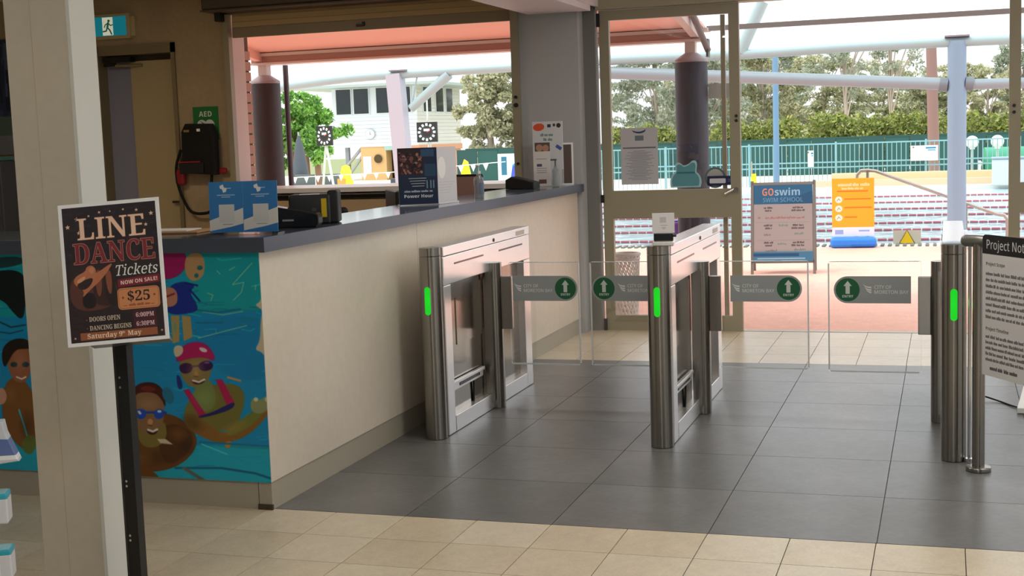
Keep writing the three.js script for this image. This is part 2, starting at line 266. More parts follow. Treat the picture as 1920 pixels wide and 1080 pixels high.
  // boy in front: bare shoulders, blue goggles
  blob('#73471f', [246, 800], [270, 776], [320, 772], [352, 786], [378, 818], [370, 846], [344, 872], [300, 886], [262, 880], [240, 850]);
  blob('#5a3414', [300, 800], [344, 790], [374, 818], [352, 860], [312, 872]);
  blob('#7a4a18', [240, 858], [270, 868], [318, 900], [262, 900]);
  blob('#96704e', [254, 742], [268, 728], [304, 728], [316, 748], [314, 794], [300, 816], [280, 820], [264, 806], [256, 780]);
  blob('#8a7a3a', [262, 795], [280, 818], [306, 806], [316, 784], [322, 820], [300, 840], [270, 836]);
  blob('#4a1414', [251, 756], [254, 728], [274, 715], [300, 716], [316, 734], [318, 766], [310, 746], [296, 734], [268, 734], [258, 744]);
  blob('#7a2a20', [266, 728], [284, 720], [304, 730], [286, 734]);
  line('#1d3f9a', 4, [246, 772], [318, 772]); blob('#2348b0', [260, 768], [276, 764], [284, 774], [276, 786], [264, 784]); blob('#2348b0', [294, 772], [304, 764], [316, 768], [314, 782], [300, 786]);
  ell('#d99a72', 289, 790, 5, 6); blob('#3a1512', [280, 802], [294, 806], [306, 800], [300, 814], [286, 814]); line('#f6efe6', 4.2, [285, 805], [294, 808], [302, 804]);
  // girl: pink cap, purple goggles, pink bathers, one thumb up
  blob('#7f7838', [352, 760], [376, 728], [420, 716], [450, 720], [462, 740], [456, 768], [446, 800], [420, 806], [380, 800], [352, 790]);
  blob('#94682c', [346, 780], [366, 770], [400, 796], [424, 812], [470, 788], [500, 758], [506, 770], [470, 812], [430, 828], [404, 826], [362, 806]);
  blob('#7d8438', [424, 806], [450, 786], [486, 760], [500, 768], [466, 800], [436, 816]);
  blob('#93814f', [340, 680], [352, 662], [386, 660], [402, 680], [398, 708], [384, 724], [364, 726], [348, 710]);
  blob('#7d8c50', [372, 724], [398, 706], [410, 740], [404, 768], [376, 772], [364, 744]);
  blob('#c01868', [334, 680], [340, 654], [362, 640], [388, 642], [404, 660], [408, 678], [386, 668], [356, 672]); blob('#e9d7dc', [376, 650], [390, 652], [394, 660], [382, 660]);
  blob('#3a1450', [340, 684], [356, 678], [368, 684], [364, 698], [346, 700]); blob('#3a1450', [374, 682], [392, 674], [404, 680], [402, 692], [382, 696]); line('#5a1a6a', 3, [366, 686], [376, 685]); ell('#8a5ab0', 392, 679, 5, 2);
  blob('#262a70', [336, 700], [344, 704], [350, 726], [340, 730]); ell('#c98f56', 373, 700, 4, 6);
  blob('#4a1a1a', [362, 710], [378, 714], [392, 706], [386, 718], [370, 720]); line('#f5eee4', 3.4, [367, 712], [378, 715], [388, 710]);
  poly('#c0185c', [350, 730], [360, 728], [392, 776], [380, 780]); poly('#c0185c', [408, 710], [420, 710], [442, 752], [430, 760]); blob('#2a1c60', [376, 778], [400, 772], [426, 758], [444, 750], [440, 764], [404, 776], [380, 782]);
  line('#d6a06a', 4, [430, 706], [452, 712]);
  blob('#9aa070', [470, 752], [476, 742], [488, 748], [498, 738], [506, 742], [506, 762], [488, 774], [472, 768]); ell('#d9e2c4', 480, 746, 4, 4); ell('#d9e2c4', 500, 746, 4, 5);
  blob('#c98a44', [424, 826], [438, 822], [436, 836], [428, 838]); ell('#2a6f8c', 322, 740, 10, 16, -.4);
  // tonal modelling in the printed photograph
  const soft = (c, a, x, y, rx, ry, r = 0) => { g.globalAlpha = a; for (let k = 1; k <= 6; k++) ell(c, x, y, rx * k / 6, ry * k / 6, r); g.globalAlpha = 1; };
  soft('#c9b070', .08, 372, 690, 18, 20); soft('#a8c070', .07, 388, 744, 26, 24); soft('#2f3014', .09, 362, 786, 22, 16); soft('#c99a4a', .08, 440, 800, 30, 12, -.5); soft('#3c3414', .08, 372, 798, 20, 14); soft('#cfa27c', .08, 286, 756, 22, 14); soft('#3a2010', .09, 300, 858, 40, 16); soft('#a8743c', .08, 276, 858, 22, 16); soft('#b0743c', .08, 340, 812, 20, 16); soft('#2a1a0c', .08, 356, 836, 18, 18); soft('#d09a7c', .08, 38, 676, 16, 22); soft('#2c1a0c', .08, 52, 800, 18, 34); soft('#b98a50', .07, 20, 740, 14, 20);
  ell('#f2d8c8', 268, 771, 3, 2); ell('#dfe8f4', 306, 770, 4, 2.4); ell('#e8f0f6', 270, 774, 3, 2); line('#5a3018', 1.6, [286, 796], [292, 797]); line('#5c3b22', 1.5, [370, 704], [376, 705]);
  // pool floor lines
  line('#0c5f78', 4, [336, 876], [420, 874], [480, 882], [512, 892]); line('#0f6f90', 3, [380, 826], [512, 832]); line('#6f6a64', 6, [352, 876], [388, 898]); line('#7fd0cc', 2, [384, 830], [430, 848]);
  // torn patches where the vinyl has come away
  const bare = '#dccdb0';
  blob(bare, [478, 478], [520, 470], [520, 690], [498, 676], [490, 660], [476, 656], [486, 640], [486, 600], [490, 585], [482, 580], [476, 574], [488, 568], [486, 520]);
  blob(bare, [330, 648], [348, 646], [350, 662], [334, 672]); poly(bare, [302, 822], [318, 822], [332, 832], [308, 830]);
  g.setTransform(1, 0, 0, 1, 0, 0); // ink balance of the print
  const im = g.getImageData(0, 0, w, h), q = im.data; for (let i = 0; i < q.length; i += 4) { const bareVinyl = q[i] > 205 && q[i + 1] > 190; if (!bareVinyl) { const water = q[i + 2] > q[i] + 45; q[i] *= water ? .7 : .98; q[i + 1] *= water ? 1.12 : .98; q[i + 2] *= water ? 1.16 : .98; } } g.putImageData(im, 0, 0);
  const o2 = new Float32Array(q.length), rad = 2; for (let pass = 0; pass < 1; pass++) { // soft focus of the photographic print
    for (const [st, n, m, big] of [[4, w, h, w * 4], [w * 4, h, w, 4]]) { for (let j = 0; j < m; j++) for (let i = 0; i < n; i++) for (let c = 0; c < 3; c++) { let v = 0; for (let k = -rad; k <= rad; k++) v += q[j * big + Math.min(n - 1, Math.max(0, i + k)) * st + c]; o2[j * big + i * st + c] = v / (2 * rad + 1); } for (let i = 0; i < q.length; i += 4) for (let c = 0; c < 3; c++) q[i + c] = o2[i + c]; } }
  g.putImageData(im, 0, 0);
});
{
  const c = thing('reception_counter', 'cream reception counter with grey plinth and underwater swimmers mural', 'counter', [-2.655, 0, -4.87]);
  const B = (x0, x1, y0, y1, d0, d1) => box(x0 + 2.655, x1 + 2.655, y0, y1, d0 - 4.87, d1 - 4.87);
  mesh('side_panel', [B(-2.68, -2.655, .118, 1.075, 4.872, 6.583)], M.counterPanel, c);
  mesh('side_panel', [B(-2.68, -2.655, .118, 1.075, 6.587, 9.845)], M.counterPanel, c);
  mesh('front_panel', [B(-8.6, -2.682, .118, 1.075, 4.875, 4.9)], M.counterPanel, c);
  mesh('plinth', [B(-2.72, -2.661, 0, .116, 4.879, 9.845)], M.kick, c);
  mesh('plinth', [B(-8.6, -2.724, 0, .116, 4.881, 4.94)], M.kick, c);
  mesh('corner_bead', [B(-2.724, -2.657, 0, .022, 4.872, 4.884)], std(0x4a3d2c, .8), c);
  mesh('inner_panel', [B(-2.93, -2.90, .02, 1.07, 5.46, 9.84), B(-8.6, -2.93, .02, 1.07, 5.43, 5.455)], std(0x8a7a62, .6), c);
  mesh('corner_trim', [B(-2.684, -2.6535, .118, 1.075, 4.868, 4.876)], M.counterPanel, c);
  const g = sheetUV(new THREE.BoxGeometry(1.70, .957, .0016).translate(-.85 + 2.655 - 2.655, .118 + .4785, 0), -1.70, 0, .118, 1.075); g.translate(0, 0, .0062 - .003);
  const mu = mesh('mural_print', g, printed(muralTex, .32), c); mu.position.z = .001; mu.userData.label = 'underwater photo mural of smiling swimmers, torn at its right edge';
  // worktop, one continuous L with an edge band
  const t = thing('worktop', 'dark blue-grey laminate worktop running along the counter', 'worktop', [-2.655, 1.075, -4.87]);
  mesh('top_surface', [B(-3.02, -2.612, .048, .06, 5.42, 9.86), B(-8.6, -2.612, .048, .06, 4.832, 5.42)], M.worktop, t);
  const s = new THREE.Shape(); s.moveTo(-.025, -.03); s.lineTo(.0, -.03);
  mesh('edge_band', [B(-2.634, -2.606, 0, .0595, 4.86, 9.86), B(-8.6, -2.634, 0, .0595, 4.826, 4.86), B(-2.634, -2.606, 0, .0595, 4.826, 4.86)], M.worktopEdge, t);
  mesh('underside', [B(-3.02, -2.634, .01, .048, 5.42, 9.86), B(-8.6, -2.634, .01, .048, 4.86, 5.42)], std(0x3d4048, .6), t);
  // lower desk behind it
  const d = thing('staff_desk', 'low timber staff desk behind the counter', 'desk', [-3.3, 0, -7.4]);
  mesh('desk_top', [rbox(.6, .03, 3.8, .006, -.05, .735, 0)], std(0x8c7458, .45), d); mesh('leg_panel', [lbox(.55, .72, .03, -.05, .36, 1.8)], std(0x8c7458, .5), d); mesh('leg_panel', [lbox(.55, .72, .03, -.05, .36, -1.8)], std(0x8c7458, .5), d);
}
// ---------------------------------------------------------------- swing gates
function wingLogo(g, x, y, s) { // three swept feathers
  g.fillStyle = '#f4f5f4';
  for (const [dx, dy, l] of [[0, 0, 1], [.16, .30, .8], [.34, .58, .6]]) { g.beginPath(); g.moveTo(x + dx * s, y + dy * s); g.quadraticCurveTo(x + (dx + .35) * s, y + (dy + .34) * s, x + (dx + .1 + .85 * l) * s, y + (dy + .30) * s); g.lineTo(x + (dx + .1 + .85 * l) * s, y + (dy + .50) * s); g.quadraticCurveTo(x + (dx + .2) * s, y + (dy + .46) * s, x + dx * s, y + dy * s); g.fill(); }
}
function gateLabel(w, right) { // grey strip, round at the free edge
  const k = 1400, W = Math.round(w * k), Hh = Math.round(.138 * k);
  return canvas(W, Hh, (g) => {
    g.fillStyle = '#a6abab'; g.fillRect(0, 0, W, Hh);
    const r = Hh / 2, cx = right ? W - r : r;
    g.fillStyle = '#1d6640'; g.beginPath(); g.arc(cx, r, r * .86, 0, 7); g.fill();
    g.fillStyle = '#dfe6e0'; g.beginPath(); g.moveTo(cx, r * .34); g.lineTo(cx + r * .3, r * .72); g.lineTo(cx + r * .15, r * .72); g.lineTo(cx + r * .15, r * 1.3); g.lineTo(cx - r * .15, r * 1.3); g.lineTo(cx - r * .15, r * .72); g.lineTo(cx - r * .3, r * .72); g.fill();
    g.font = `bold ${r * .26}px sans-serif`; g.textAlign = 'center'; g.fillText('ENTRY', cx, r * 1.58);
    const lx = right ? W * .02 : r * 2.1; wingLogo(g, lx, r * .58, r * .62);
    g.fillStyle = '#f0f2f0'; g.textAlign = 'left'; g.font = `${r * .36}px sans-serif`; g.fillText('CITY OF', lx + r * .78, r * .92);
    const avail = right ? W - 2 * r - lx - r * .78 : W - lx - r * .86; g.save(); g.translate(lx + r * .78, r * 1.3); const tw = g.measureText('MORETON BAY').width; g.scale(Math.min(1, avail / tw), 1); g.fillText('MORETON BAY', 0, 0); g.restore();
  });
}
const labelR = gateLabel(.37, true), labelL = gateLabel(.378, false);
function roundEnd(w, h, right) { const s = new THREE.Shape(), r = h / 2; if (right) { s.moveTo(0, 0); s.lineTo(w - r, 0); s.absarc(w - r, r, r, -Math.PI / 2, Math.PI / 2, false); s.lineTo(0, h); } else { s.moveTo(w, 0); s.lineTo(w, h); s.lineTo(r, h); s.absarc(r, r, r, Math.PI / 2, Math.PI * 1.5, false); } s.closePath(); return s; }
function bean(w, h) { const s = new THREE.Shape(), r = w / 2; s.absarc(0, h / 2 - r, r, 0, Math.PI, false); s.absarc(0, -h / 2 + r, r, Math.PI, Math.PI * 2, false); s.closePath(); return s; }
function makeGate(x, d, label, sides, len = 1.5) {
  const t = thing('swing_gate', label, 'gate', [x, 0, -d], 0, 'stainless entry swing gates');
  const R = .0545, zb = -(len + .02), zf = -.05;     // body from just behind the front post to the rear
  const post = mesh('front_post', [rod(V(0, .003, 0), V(0, .925, 0), R, R, 40)], M.steel, t);
  mesh('post_cap', [rod(V(0, .928, 0), V(0, .968, 0), R, R, 40)], M.steel, post);
  { const sh = slab(bean(.027, .138), .006, .0015); const p = sh.attributes.position; for (let i = 0; i < p.count; i++) { const px = p.getX(i); p.setZ(i, p.getZ(i) + Math.sqrt(R * R - px * px)); } sh.computeVertexNormals(); sh.translate(0, .705, 0);
    mesh('indicator_light', sh, M.led, t).userData.label = 'lit green indicator strip';
    const pl = new THREE.PointLight(0x20ff30, .0015, 1.2); pl.position.set(x, .705, -d + R + .03); pl.castShadow = true; scene.add(pl); }
  // casing: top box, front and rear stiles, bottom rail
  const W = .10, mid = (zf + zb) / 2, L = zf - zb;
  mesh('top_box', [rbox(W, .145, L, .004, 0, .842, mid)], M.steelLight, t);
  mesh('lid', [rbox(W + .002, .048, L - .004, .004, 0, .941, mid)], M.steelLight, t);
  mesh('front_stile', [rbox(W, .765, .10, .004, 0, .385, zf - .05)], M.steelLight, t);
  mesh('rear_stile', [rbox(W, .765, .12, .004, 0, .385, zb + .06)], M.steelLight, t);
  mesh('bottom_rail', [rbox(W, .084, L - .22, .003, 0, .044, mid)], M.steelLight, t);
  mesh('inner_panel', [lbox(.018, .69, L - .20, 0, .425, mid)], M.mirror, t);
  for (const sx of [-1, 1]) {
    mesh('sensor_slot', [lbox(.003, .009, .46, sx * .0497, .868, zf - .39)], sx > 0 ? std(0x8a4a4a, .3) : M.black, t);
    mesh('sensor_slot', [lbox(.003, .009, .44, sx * .0497, .868, zb + .36)], M.blackGloss, t);
    mesh('key_lock', [rod(V(sx * .048, .935, zf - .80), V(sx * .055, .935, zf - .80), .010)], M.black, t);
    mesh('sensor_bar', [rbox(.012, .045, .50, .003, sx * .019, .225, zf - .37), rbox(.02, .018, .5, .003, sx * .026, .247, zf - .37)], M.steelLight, t);
    mesh('sensor_lens', [lbox(.003, .016, .32, sx * .0258, .225, zf - .40)], M.blackGloss, t);
    mesh('bar_bracket', [rod(V(sx * .014, .085, zf - .48), V(sx * .018, .21, zf - .48), .006)], M.black, t);
    mesh('access_panel', [lbox(.004, .3, .40, sx * .0115, .58, zf - .46)], M.mirror, t);
    mesh('cover_plate', [lbox(.004, .09, .50, sx * .013, .725, zf - .37)], M.steel, t);
  }
  mesh('rating_plate', [lbox(.002, .026, .16, .0515, .938, zb + .18)], std(0xb5afa2, .4, { metalness: .5 }), t);
  for (const s of sides) { // s: +1 right wing, -1 left wing
    const px = s.side * .062, pz = -.80, pv = thing0('pivot_post', t);
    mesh('column', [rod(V(px, .003, pz), V(px, .815, pz), .0445, .0445, 36)], M.steel, pv);
    mesh('mount', [lbox(.05, .72, .085, s.side * .045, .41, pz + .03)], M.steel, pv);
    mesh('sleeve', [rod(V(px, .445, pz), V(px, .738, pz), .0475, .0475, 36)], M.steel, pv);
    mesh('clamp', [rbox(.062, .293, .034, .004, px + s.side * .074, .5915, pz)], M.steel, pv);
    const x0 = px + s.side * .09, x1 = s.end - x, a = Math.min(x0, x1), b = Math.max(x0, x1);
    const sh = new THREE.Shape(), r = .012, y0 = .248, y1 = .815; sh.moveTo(a + r, y0); sh.lineTo(b - r, y0); sh.quadraticCurveTo(b, y0, b, y0 + r); sh.lineTo(b, y1 - r); sh.quadraticCurveTo(b, y1, b - r, y1); sh.lineTo(a + r, y1); sh.quadraticCurveTo(a, y1, a, y1 - r); sh.lineTo(a, y0 + r); sh.quadraticCurveTo(a, y0, a + r, y0);
    const wing = mesh('glass_wing', slab(sh, .012, .0012).translate(0, 0, pz), M.wingGlass, t); wing.userData.label = 'clear glass swing wing';
    mesh('edge_glint', [lbox(.007, y1 - y0 - .02, .0125, x1 - s.side * .002, (y0 + y1) / 2, pz)], M.glassEdgeGlint, wing); mesh('edge_glint', [lbox(b - a - .02, .007, .0125, (a + b) / 2, y0 + .002, pz)], M.glassEdgeGlint, wing); mesh('edge_glint', [lbox(b - a - .02, .003, .0125, (a + b) / 2, y1 - .001, pz)], M.glassEdgeGlint, wing);  // white strips paint in the bright lines where glass edges catch light
    const right = s.side > 0, lw = right ? .37 : .378, lx = s.lab - x;
    const lg = slab(roundEnd(lw, .138, right), .0014); sheetUV(lg, 0, lw, 0, .138); lg.translate(right ? lx - lw : lx, .602, pz + .0078);
    mesh('printed_label', lg, printed(right ? labelR : labelL, .45), wing).userData.label = 'grey strip label with green arrow disc and white lettering';
  }
  return t;
}
function thing0(name, parent) { const o = new THREE.Group(); o.name = name; parent.add(o); return o; }
makeGate(-2.458, 6.255, 'stainless swing gate with one glass wing, beside the cream counter', [{ side: 1, end: -1.908, lab: -1.915 }]);
makeGate(-1.302, 6.262, 'middle stainless swing gate carrying a white card reader sign', [{ side: -1, end: -1.846, lab: -1.838 }, { side: 1, end: -.684, lab: -.716 }]);
makeGate(.027, 6.215, 'rightmost stainless swing gate beside the notice board stand', [{ side: -1, end: -.580, lab: -.552 }]);
{ // card reader and sign on the middle gate
  const t = thing('card_reader', 'white card reader with sign card on top of the middle gate', 'card reader', [-1.276, .968, -6.27], .12);
  mesh('base', [rbox(.10, .022, .12, .006, 0, .011, -.01)], M.steelLight, t);
  mesh('reader', [rbox(.092, .034, .03, .004, 0, .04, .0)], M.blackGloss, t);
  const tx = canvas(200, 200, (g) => { g.fillStyle = '#e9e6e6'; g.fillRect(0, 0, 200, 200); g.fillStyle = '#c9c6c8'; g.fillRect(70, 40, 56, 56); g.fillStyle = '#a9a6a8'; g.fillRect(76, 120, 60, 5); g.fillRect(84, 142, 40, 5); g.fillRect(92, 154, 24, 6); });
  const g = sheetUV(rbox(.104, .094, .006, .001, 0, .106, .004), -.052, .052, .059, .153); mesh('sign_card', g, printed(tx), t);
  mesh('knob', [rod(V(.046, .045, 0), V(.06, .045, 0), .006)], M.black, t);
}
{ const t = thing('acrylic_holder', 'empty clear acrylic card holder on top of the rightmost gate', 'holder', [.030, .968, -6.23]);
  mesh('base_plate', [rbox(.105, .01, .07, .003, 0, .005, 0)], std(0xcfe0ec, .15), t); mesh('upright', [lbox(.10, .085, .004, 0, .0525, .012)], M.acrylic, t); }
{ // barrier rail with notice board
  const t = thing('barrier_stand', 'brushed steel barrier rail on a round floor flange beside the rightmost gate', 'barrier', [.128, 0, -6.035]);
  mesh('flange', [lathe([[0, 0], [.052, 0], [.053, .004], [.053, .016], [.05, .02], [.03, .021], [0, .021]], 36)], M.steel, t);
  mesh('upright', [rod(V(0, .02, 0), V(0, .985, 0), .0265, .0265, 28)], M.steel, t);
  mesh('top_rail', [pipe([V(-.05, .995, -.03), V(.0, .995, 0), V(.5, .995, .80)], .0255, 20, 20), new THREE.SphereGeometry(.0255, 16, 10).translate(-.05, .995, -.03)], std(0x8d8f88, .35, { metalness: .8 }), t);
  mesh('upright', [rod(V(.5, .02, .8), V(.5, .985, .8), .0265, .0265, 28)], M.steel, t); mesh('flange', [lathe([[0, 0], [.053, 0], [.053, .016], [.03, .021], [0, .021]], 36).translate(.5, 0, .8)], M.steel, t);
  mesh('back_upright', [rod(V(-.035, .02, -.14), V(-.035, .96, -.14), .008, .008, 14), rod(V(-.035, 0, -.14), V(-.035, .02, -.14), .02, .02, 16)], M.chrome, t);
  for (const y of [.80, .63, .47]) mesh('panel_clip', [rod(V(.02, y, .02), V(.045, y, .01), .007, .007, 10)], M.black, t);
  const tx = canvas(900, 640, (g, w, h) => {
    g.fillStyle = '#dcdada'; g.fillRect(0, 0, w, h); g.fillStyle = '#0c0c0e'; g.fillRect(0, 0, w, h * .135); g.fillStyle = '#e6e6e6'; g.font = '56px sans-serif'; g.fillText('Project Notice', 26, h * .098);
    g.fillStyle = '#26262a'; g.font = 'bold 22px sans-serif'; g.fillText('Project Scope', 26, 138); g.fillText('Project Timeline', 26, 432); g.fillStyle = '#4a4a4e';
    for (let k = 0; k < 8; k++) scrawl(g, 26, 182 + k * 28, k === 7 ? 520 : 760, 11); for (let k = 0; k < 5; k++) scrawl(g, 26, 468 + k * 26, 740, 11); g.fillStyle = '#1c1c20'; scrawl(g, 60, h * .955, 210, 13);
  });
  const b = thing('notice_board', 'grey project notice board with black header, cut off at the right', 'notice board', [.1405, .4565, -5.856], -1.02);
  const W = .83, H2 = .582; const s = new THREE.Shape(), r = .025; s.moveTo(0, 0); s.lineTo(W, 0); s.lineTo(W, H2 - r); s.quadraticCurveTo(W, H2, W - r, H2); s.lineTo(r, H2); s.quadraticCurveTo(0, H2, 0, H2 - r); s.closePath();
  const g = slab(s, .008); sheetUV(g, 0, W, 0, H2); mesh('board', g, printed(tx, .5), b);
}
{ const o = tag(mesh('floor_cable', [pipe([V(.165, .12, -7.0), V(.2, .02, -7.6), V(.27, .006, -7.55), V(.34, .006, -7.42), V(.42, .006, -7.33), V(.8, .006, -7.2)], .0045, 50, 8)], M.rubber, scene), 'thin dark cable trailing across the tiles at the right edge', 'cable');
  const w = thing('white_panel', 'white foam panel lying on the floor at the right edge', 'panel', [.62, 0, -7.55], -.1);
  mesh('sheet', [rbox(.5, .03, .62, .004, 0, .017, 0)], M.white, w); }
// ---------------------------------------------------------------- poster stand and small things at the left
const posterTex = canvas(840, 1188, (g, w, h) => {
  g.fillStyle = '#f1f1f3'; g.fillRect(0, 0, w, h); const m = 30; g.save(); g.beginPath(); g.rect(m, m, w - 2 * m, h - 2 * m); g.clip();
  g.fillStyle = '#2b2022'; g.fillRect(0, 0, w, h); g.fillStyle = '#221d24'; g.fillRect(0, 0, w, h * .42);
  for (let k = 0; k < 900; k++) { g.fillStyle = ['#3a2826', '#241b1e', '#46302a', '#1d1719'][k % 4]; g.globalAlpha = .3; g.fillRect(rr(0, w), rr(0, h), rr(8, 60), rr(6, 30)); } g.globalAlpha = 1;
  const fill = (c, ...p) => { g.fillStyle = c; g.beginPath(); p.forEach(([x, y], i) => i ? g.lineTo(x, y) : g.moveTo(x, y)); g.closePath(); g.fill(); };
  const curve = (c, ...p) => { g.fillStyle = c; g.beginPath(); const n = p.length; for (let i = 0; i <= n; i++) { const a = p[i % n], b = p[(i + 1) % n], q = [(a[0] + b[0]) / 2, (a[1] + b[1]) / 2]; i ? g.quadraticCurveTo(a[0], a[1], q[0], q[1]) : g.moveTo(q[0], q[1]); } g.fill(); };
  const star = (x, y, r, c) => { g.fillStyle = c; g.beginPath(); for (let i = 0; i < 10; i++) { const a = i * Math.PI / 5 - Math.PI / 2, q = i % 2 ? r * .42 : r; g.lineTo(x + q * Math.cos(a), y + q * Math.sin(a)); } g.fill(); };
  for (const [x, y, r] of [[70, 190, 22], [150, 130, 22], [160, 245, 20], [770, 130, 22], [720, 220, 18], [250, 110, 12], [340, 86, 14], [430, 84, 10], [540, 78, 12], [650, 92, 16]]) star(x, y, r, '#e8bfa2');
  // glow-free brown ground behind hat and boots
  curve('#5a342a', [40, 640], [200, 560], [400, 600], [460, 760], [380, 900], [60, 900]);
  // boots
  curve('#3a2420', [250, 560], [330, 540], [345, 700], [350, 790], [430, 840], [440, 870], [260, 868], [240, 760]);
  curve('#7d4636', [268, 570], [318, 560], [322, 690], [300, 800], [270, 760]); curve('#2a1c1c', [330, 560], [420, 540], [430, 700], [440, 800], [540, 850], [545, 880], [360, 872], [340, 760]);
  curve('#8a4e3a', [350, 580], [400, 570], [405, 690], [390, 790], [360, 740]); curve('#b9705a', [440, 820], [500, 850], [530, 868], [450, 868]); curve('#1c1518', [150, 760], [250, 740], [270, 880], [150, 880]);
  // hat
  curve('#b8714f', [80, 650], [110, 600], [190, 570], [200, 530], [250, 520], [280, 560], [270, 600], [400, 520], [420, 525], [330, 640], [200, 740], [150, 790], [170, 730], [120, 700]);
  curve('#2f2120', [100, 680], [170, 640], [260, 620], [220, 700], [150, 730]); curve('#d79a74', [110, 640], [190, 600], [180, 640], [120, 670]); curve('#c98560', [210, 560], [250, 530], [270, 570], [240, 600]);
  // lettering
  g.textAlign = 'center'; const word = (s, font, x, y, sxx, c, o, ow) => { g.save(); g.translate(x, y); g.scale(sxx, 1); g.font = font; if (o) { g.strokeStyle = o; g.lineWidth = ow; g.lineJoin = 'round'; g.strokeText(s, 0, 0); } g.fillStyle = c; g.fillText(s, 0, 0); g.restore(); };
  word('LINE', 'bold 250px serif', 430, 305, .93, '#efc9ae', '#4a2c26', 12);
  word('DANCE', 'bold 236px serif', 440, 505, .80, '#7d2530', '#b9806c', 10);
  word('Tickets', 'italic 122px serif', 606, 628, .88, '#eef1ec');
  fill('#7c1f2a', [450, 660], [800, 640], [800, 706], [450, 726]); g.save(); g.translate(628, 700); g.rotate(-.05); g.font = 'bold 44px sans-serif'; g.fillStyle = '#f1d9d2'; g.fillText('NOW ON SALE!', 0, -2); g.restore();
  g.fillStyle = '#d08a5c'; g.beginPath(); g.roundRect(440, 735, 350, 180, 34); g.fill(); g.strokeStyle = '#a8663e'; g.lineWidth = 5; g.beginPath(); g.roundRect(450, 745, 330, 160, 28); g.stroke();
  word('$25', 'bold 118px serif', 615, 848, 1, '#1f1716'); star(484, 815, 14, '#7a3a22'); star(746, 808, 14, '#7a3a22'); g.fillStyle = '#8a4a2c'; scrawl(g, 530, 888, 170, 15); g.fillRect(484, 880, 30, 5); g.fillRect(712, 880, 30, 5);
  g.fillStyle = '#241d20'; g.fillRect(150, 940, 400, 66); g.fillRect(150, 1012, 400, 62); g.fillStyle = '#4b1f28'; g.fillRect(560, 925, 190, 150);
  g.textAlign = 'left'; g.font = 'bold 52px serif'; g.fillStyle = '#d9c9b0'; g.save(); g.translate(190, 990); g.scale(.74, 1); g.fillText('DOORS OPEN', 0, 0); g.translate(0, 74); g.fillText('DANCING BEGINS', 0, 0); g.restore();
  g.fillStyle = '#e7c7cc'; g.font = 'bold 50px serif'; g.save(); g.translate(578, 984); g.scale(.86, 1); g.fillText('6:00PM', 0, 0); g.translate(0, 74); g.fillText('6:30PM', 0, 0); g.restore(); star(170, 975, 10, '#a8323c'); star(170, 1046, 10, '#a8323c');
  g.fillStyle = '#9a5a38'; g.fillRect(110, 1080, 640, 62); g.fillStyle = '#f1dcc8'; g.font = 'bold 54px serif'; g.fillText('Saturday 9', 165, 1130); g.font = 'bold 26px serif'; g.fillText('th', 452, 1108); g.font = 'bold 54px serif'; g.fillText('May', 500, 1130);
  star(66, 1120, 12, '#d9b090'); star(786, 1110, 12, '#d9b090');
  g.restore();
});
{
  const t = thing('poster_stand', 'black floor stand holding the white framed line dance poster', 'stand', [-2.372, 0, -3.475]);
  mesh('post', [lbox(.046, .93, .034, 0, .475, 0)], M.black, t); mesh('post_groove', [lbox(.008, .93, .036, -.020, .475, 0)], std(0x2d2c28, .4), t);
  mesh('base', [rbox(.36, .012, .36, .004, 0, .006, 0)], M.black, t);
  for (const y of [.82, .79, .50, .485, .33, .315]) mesh('bolt', rod(V(-.006, y, .016), V(-.006, y, .019), .004, .004, 8), M.chrome, t);
  const sh = slab([[-.10, 0], [.13, .012], [.125, .022], [-.12, .018]], .07, .004); sh.rotateX(-.35); sh.rotateY(.32); sh.translate(.03, .925, .03); mesh('shelf_bracket', sh, std(0x4c4f55, .3), t);
  const p = thing('dance_poster', 'line dance poster in a white border on the black stand', 'poster', [-2.337, 1.146, -3.403]);
  p.rotation.order = 'YXZ'; p.rotation.set(-.159, .322, .055);
  const g = sheetUV(new THREE.BoxGeometry(.297, .42, .006), -.1485, .1485, -.21, .21); mesh('poster_sheet', g, printed(posterTex, .4), p); mesh('backing', [lbox(.29, .41, .006, 0, 0, -.0061)], M.black, p);
}
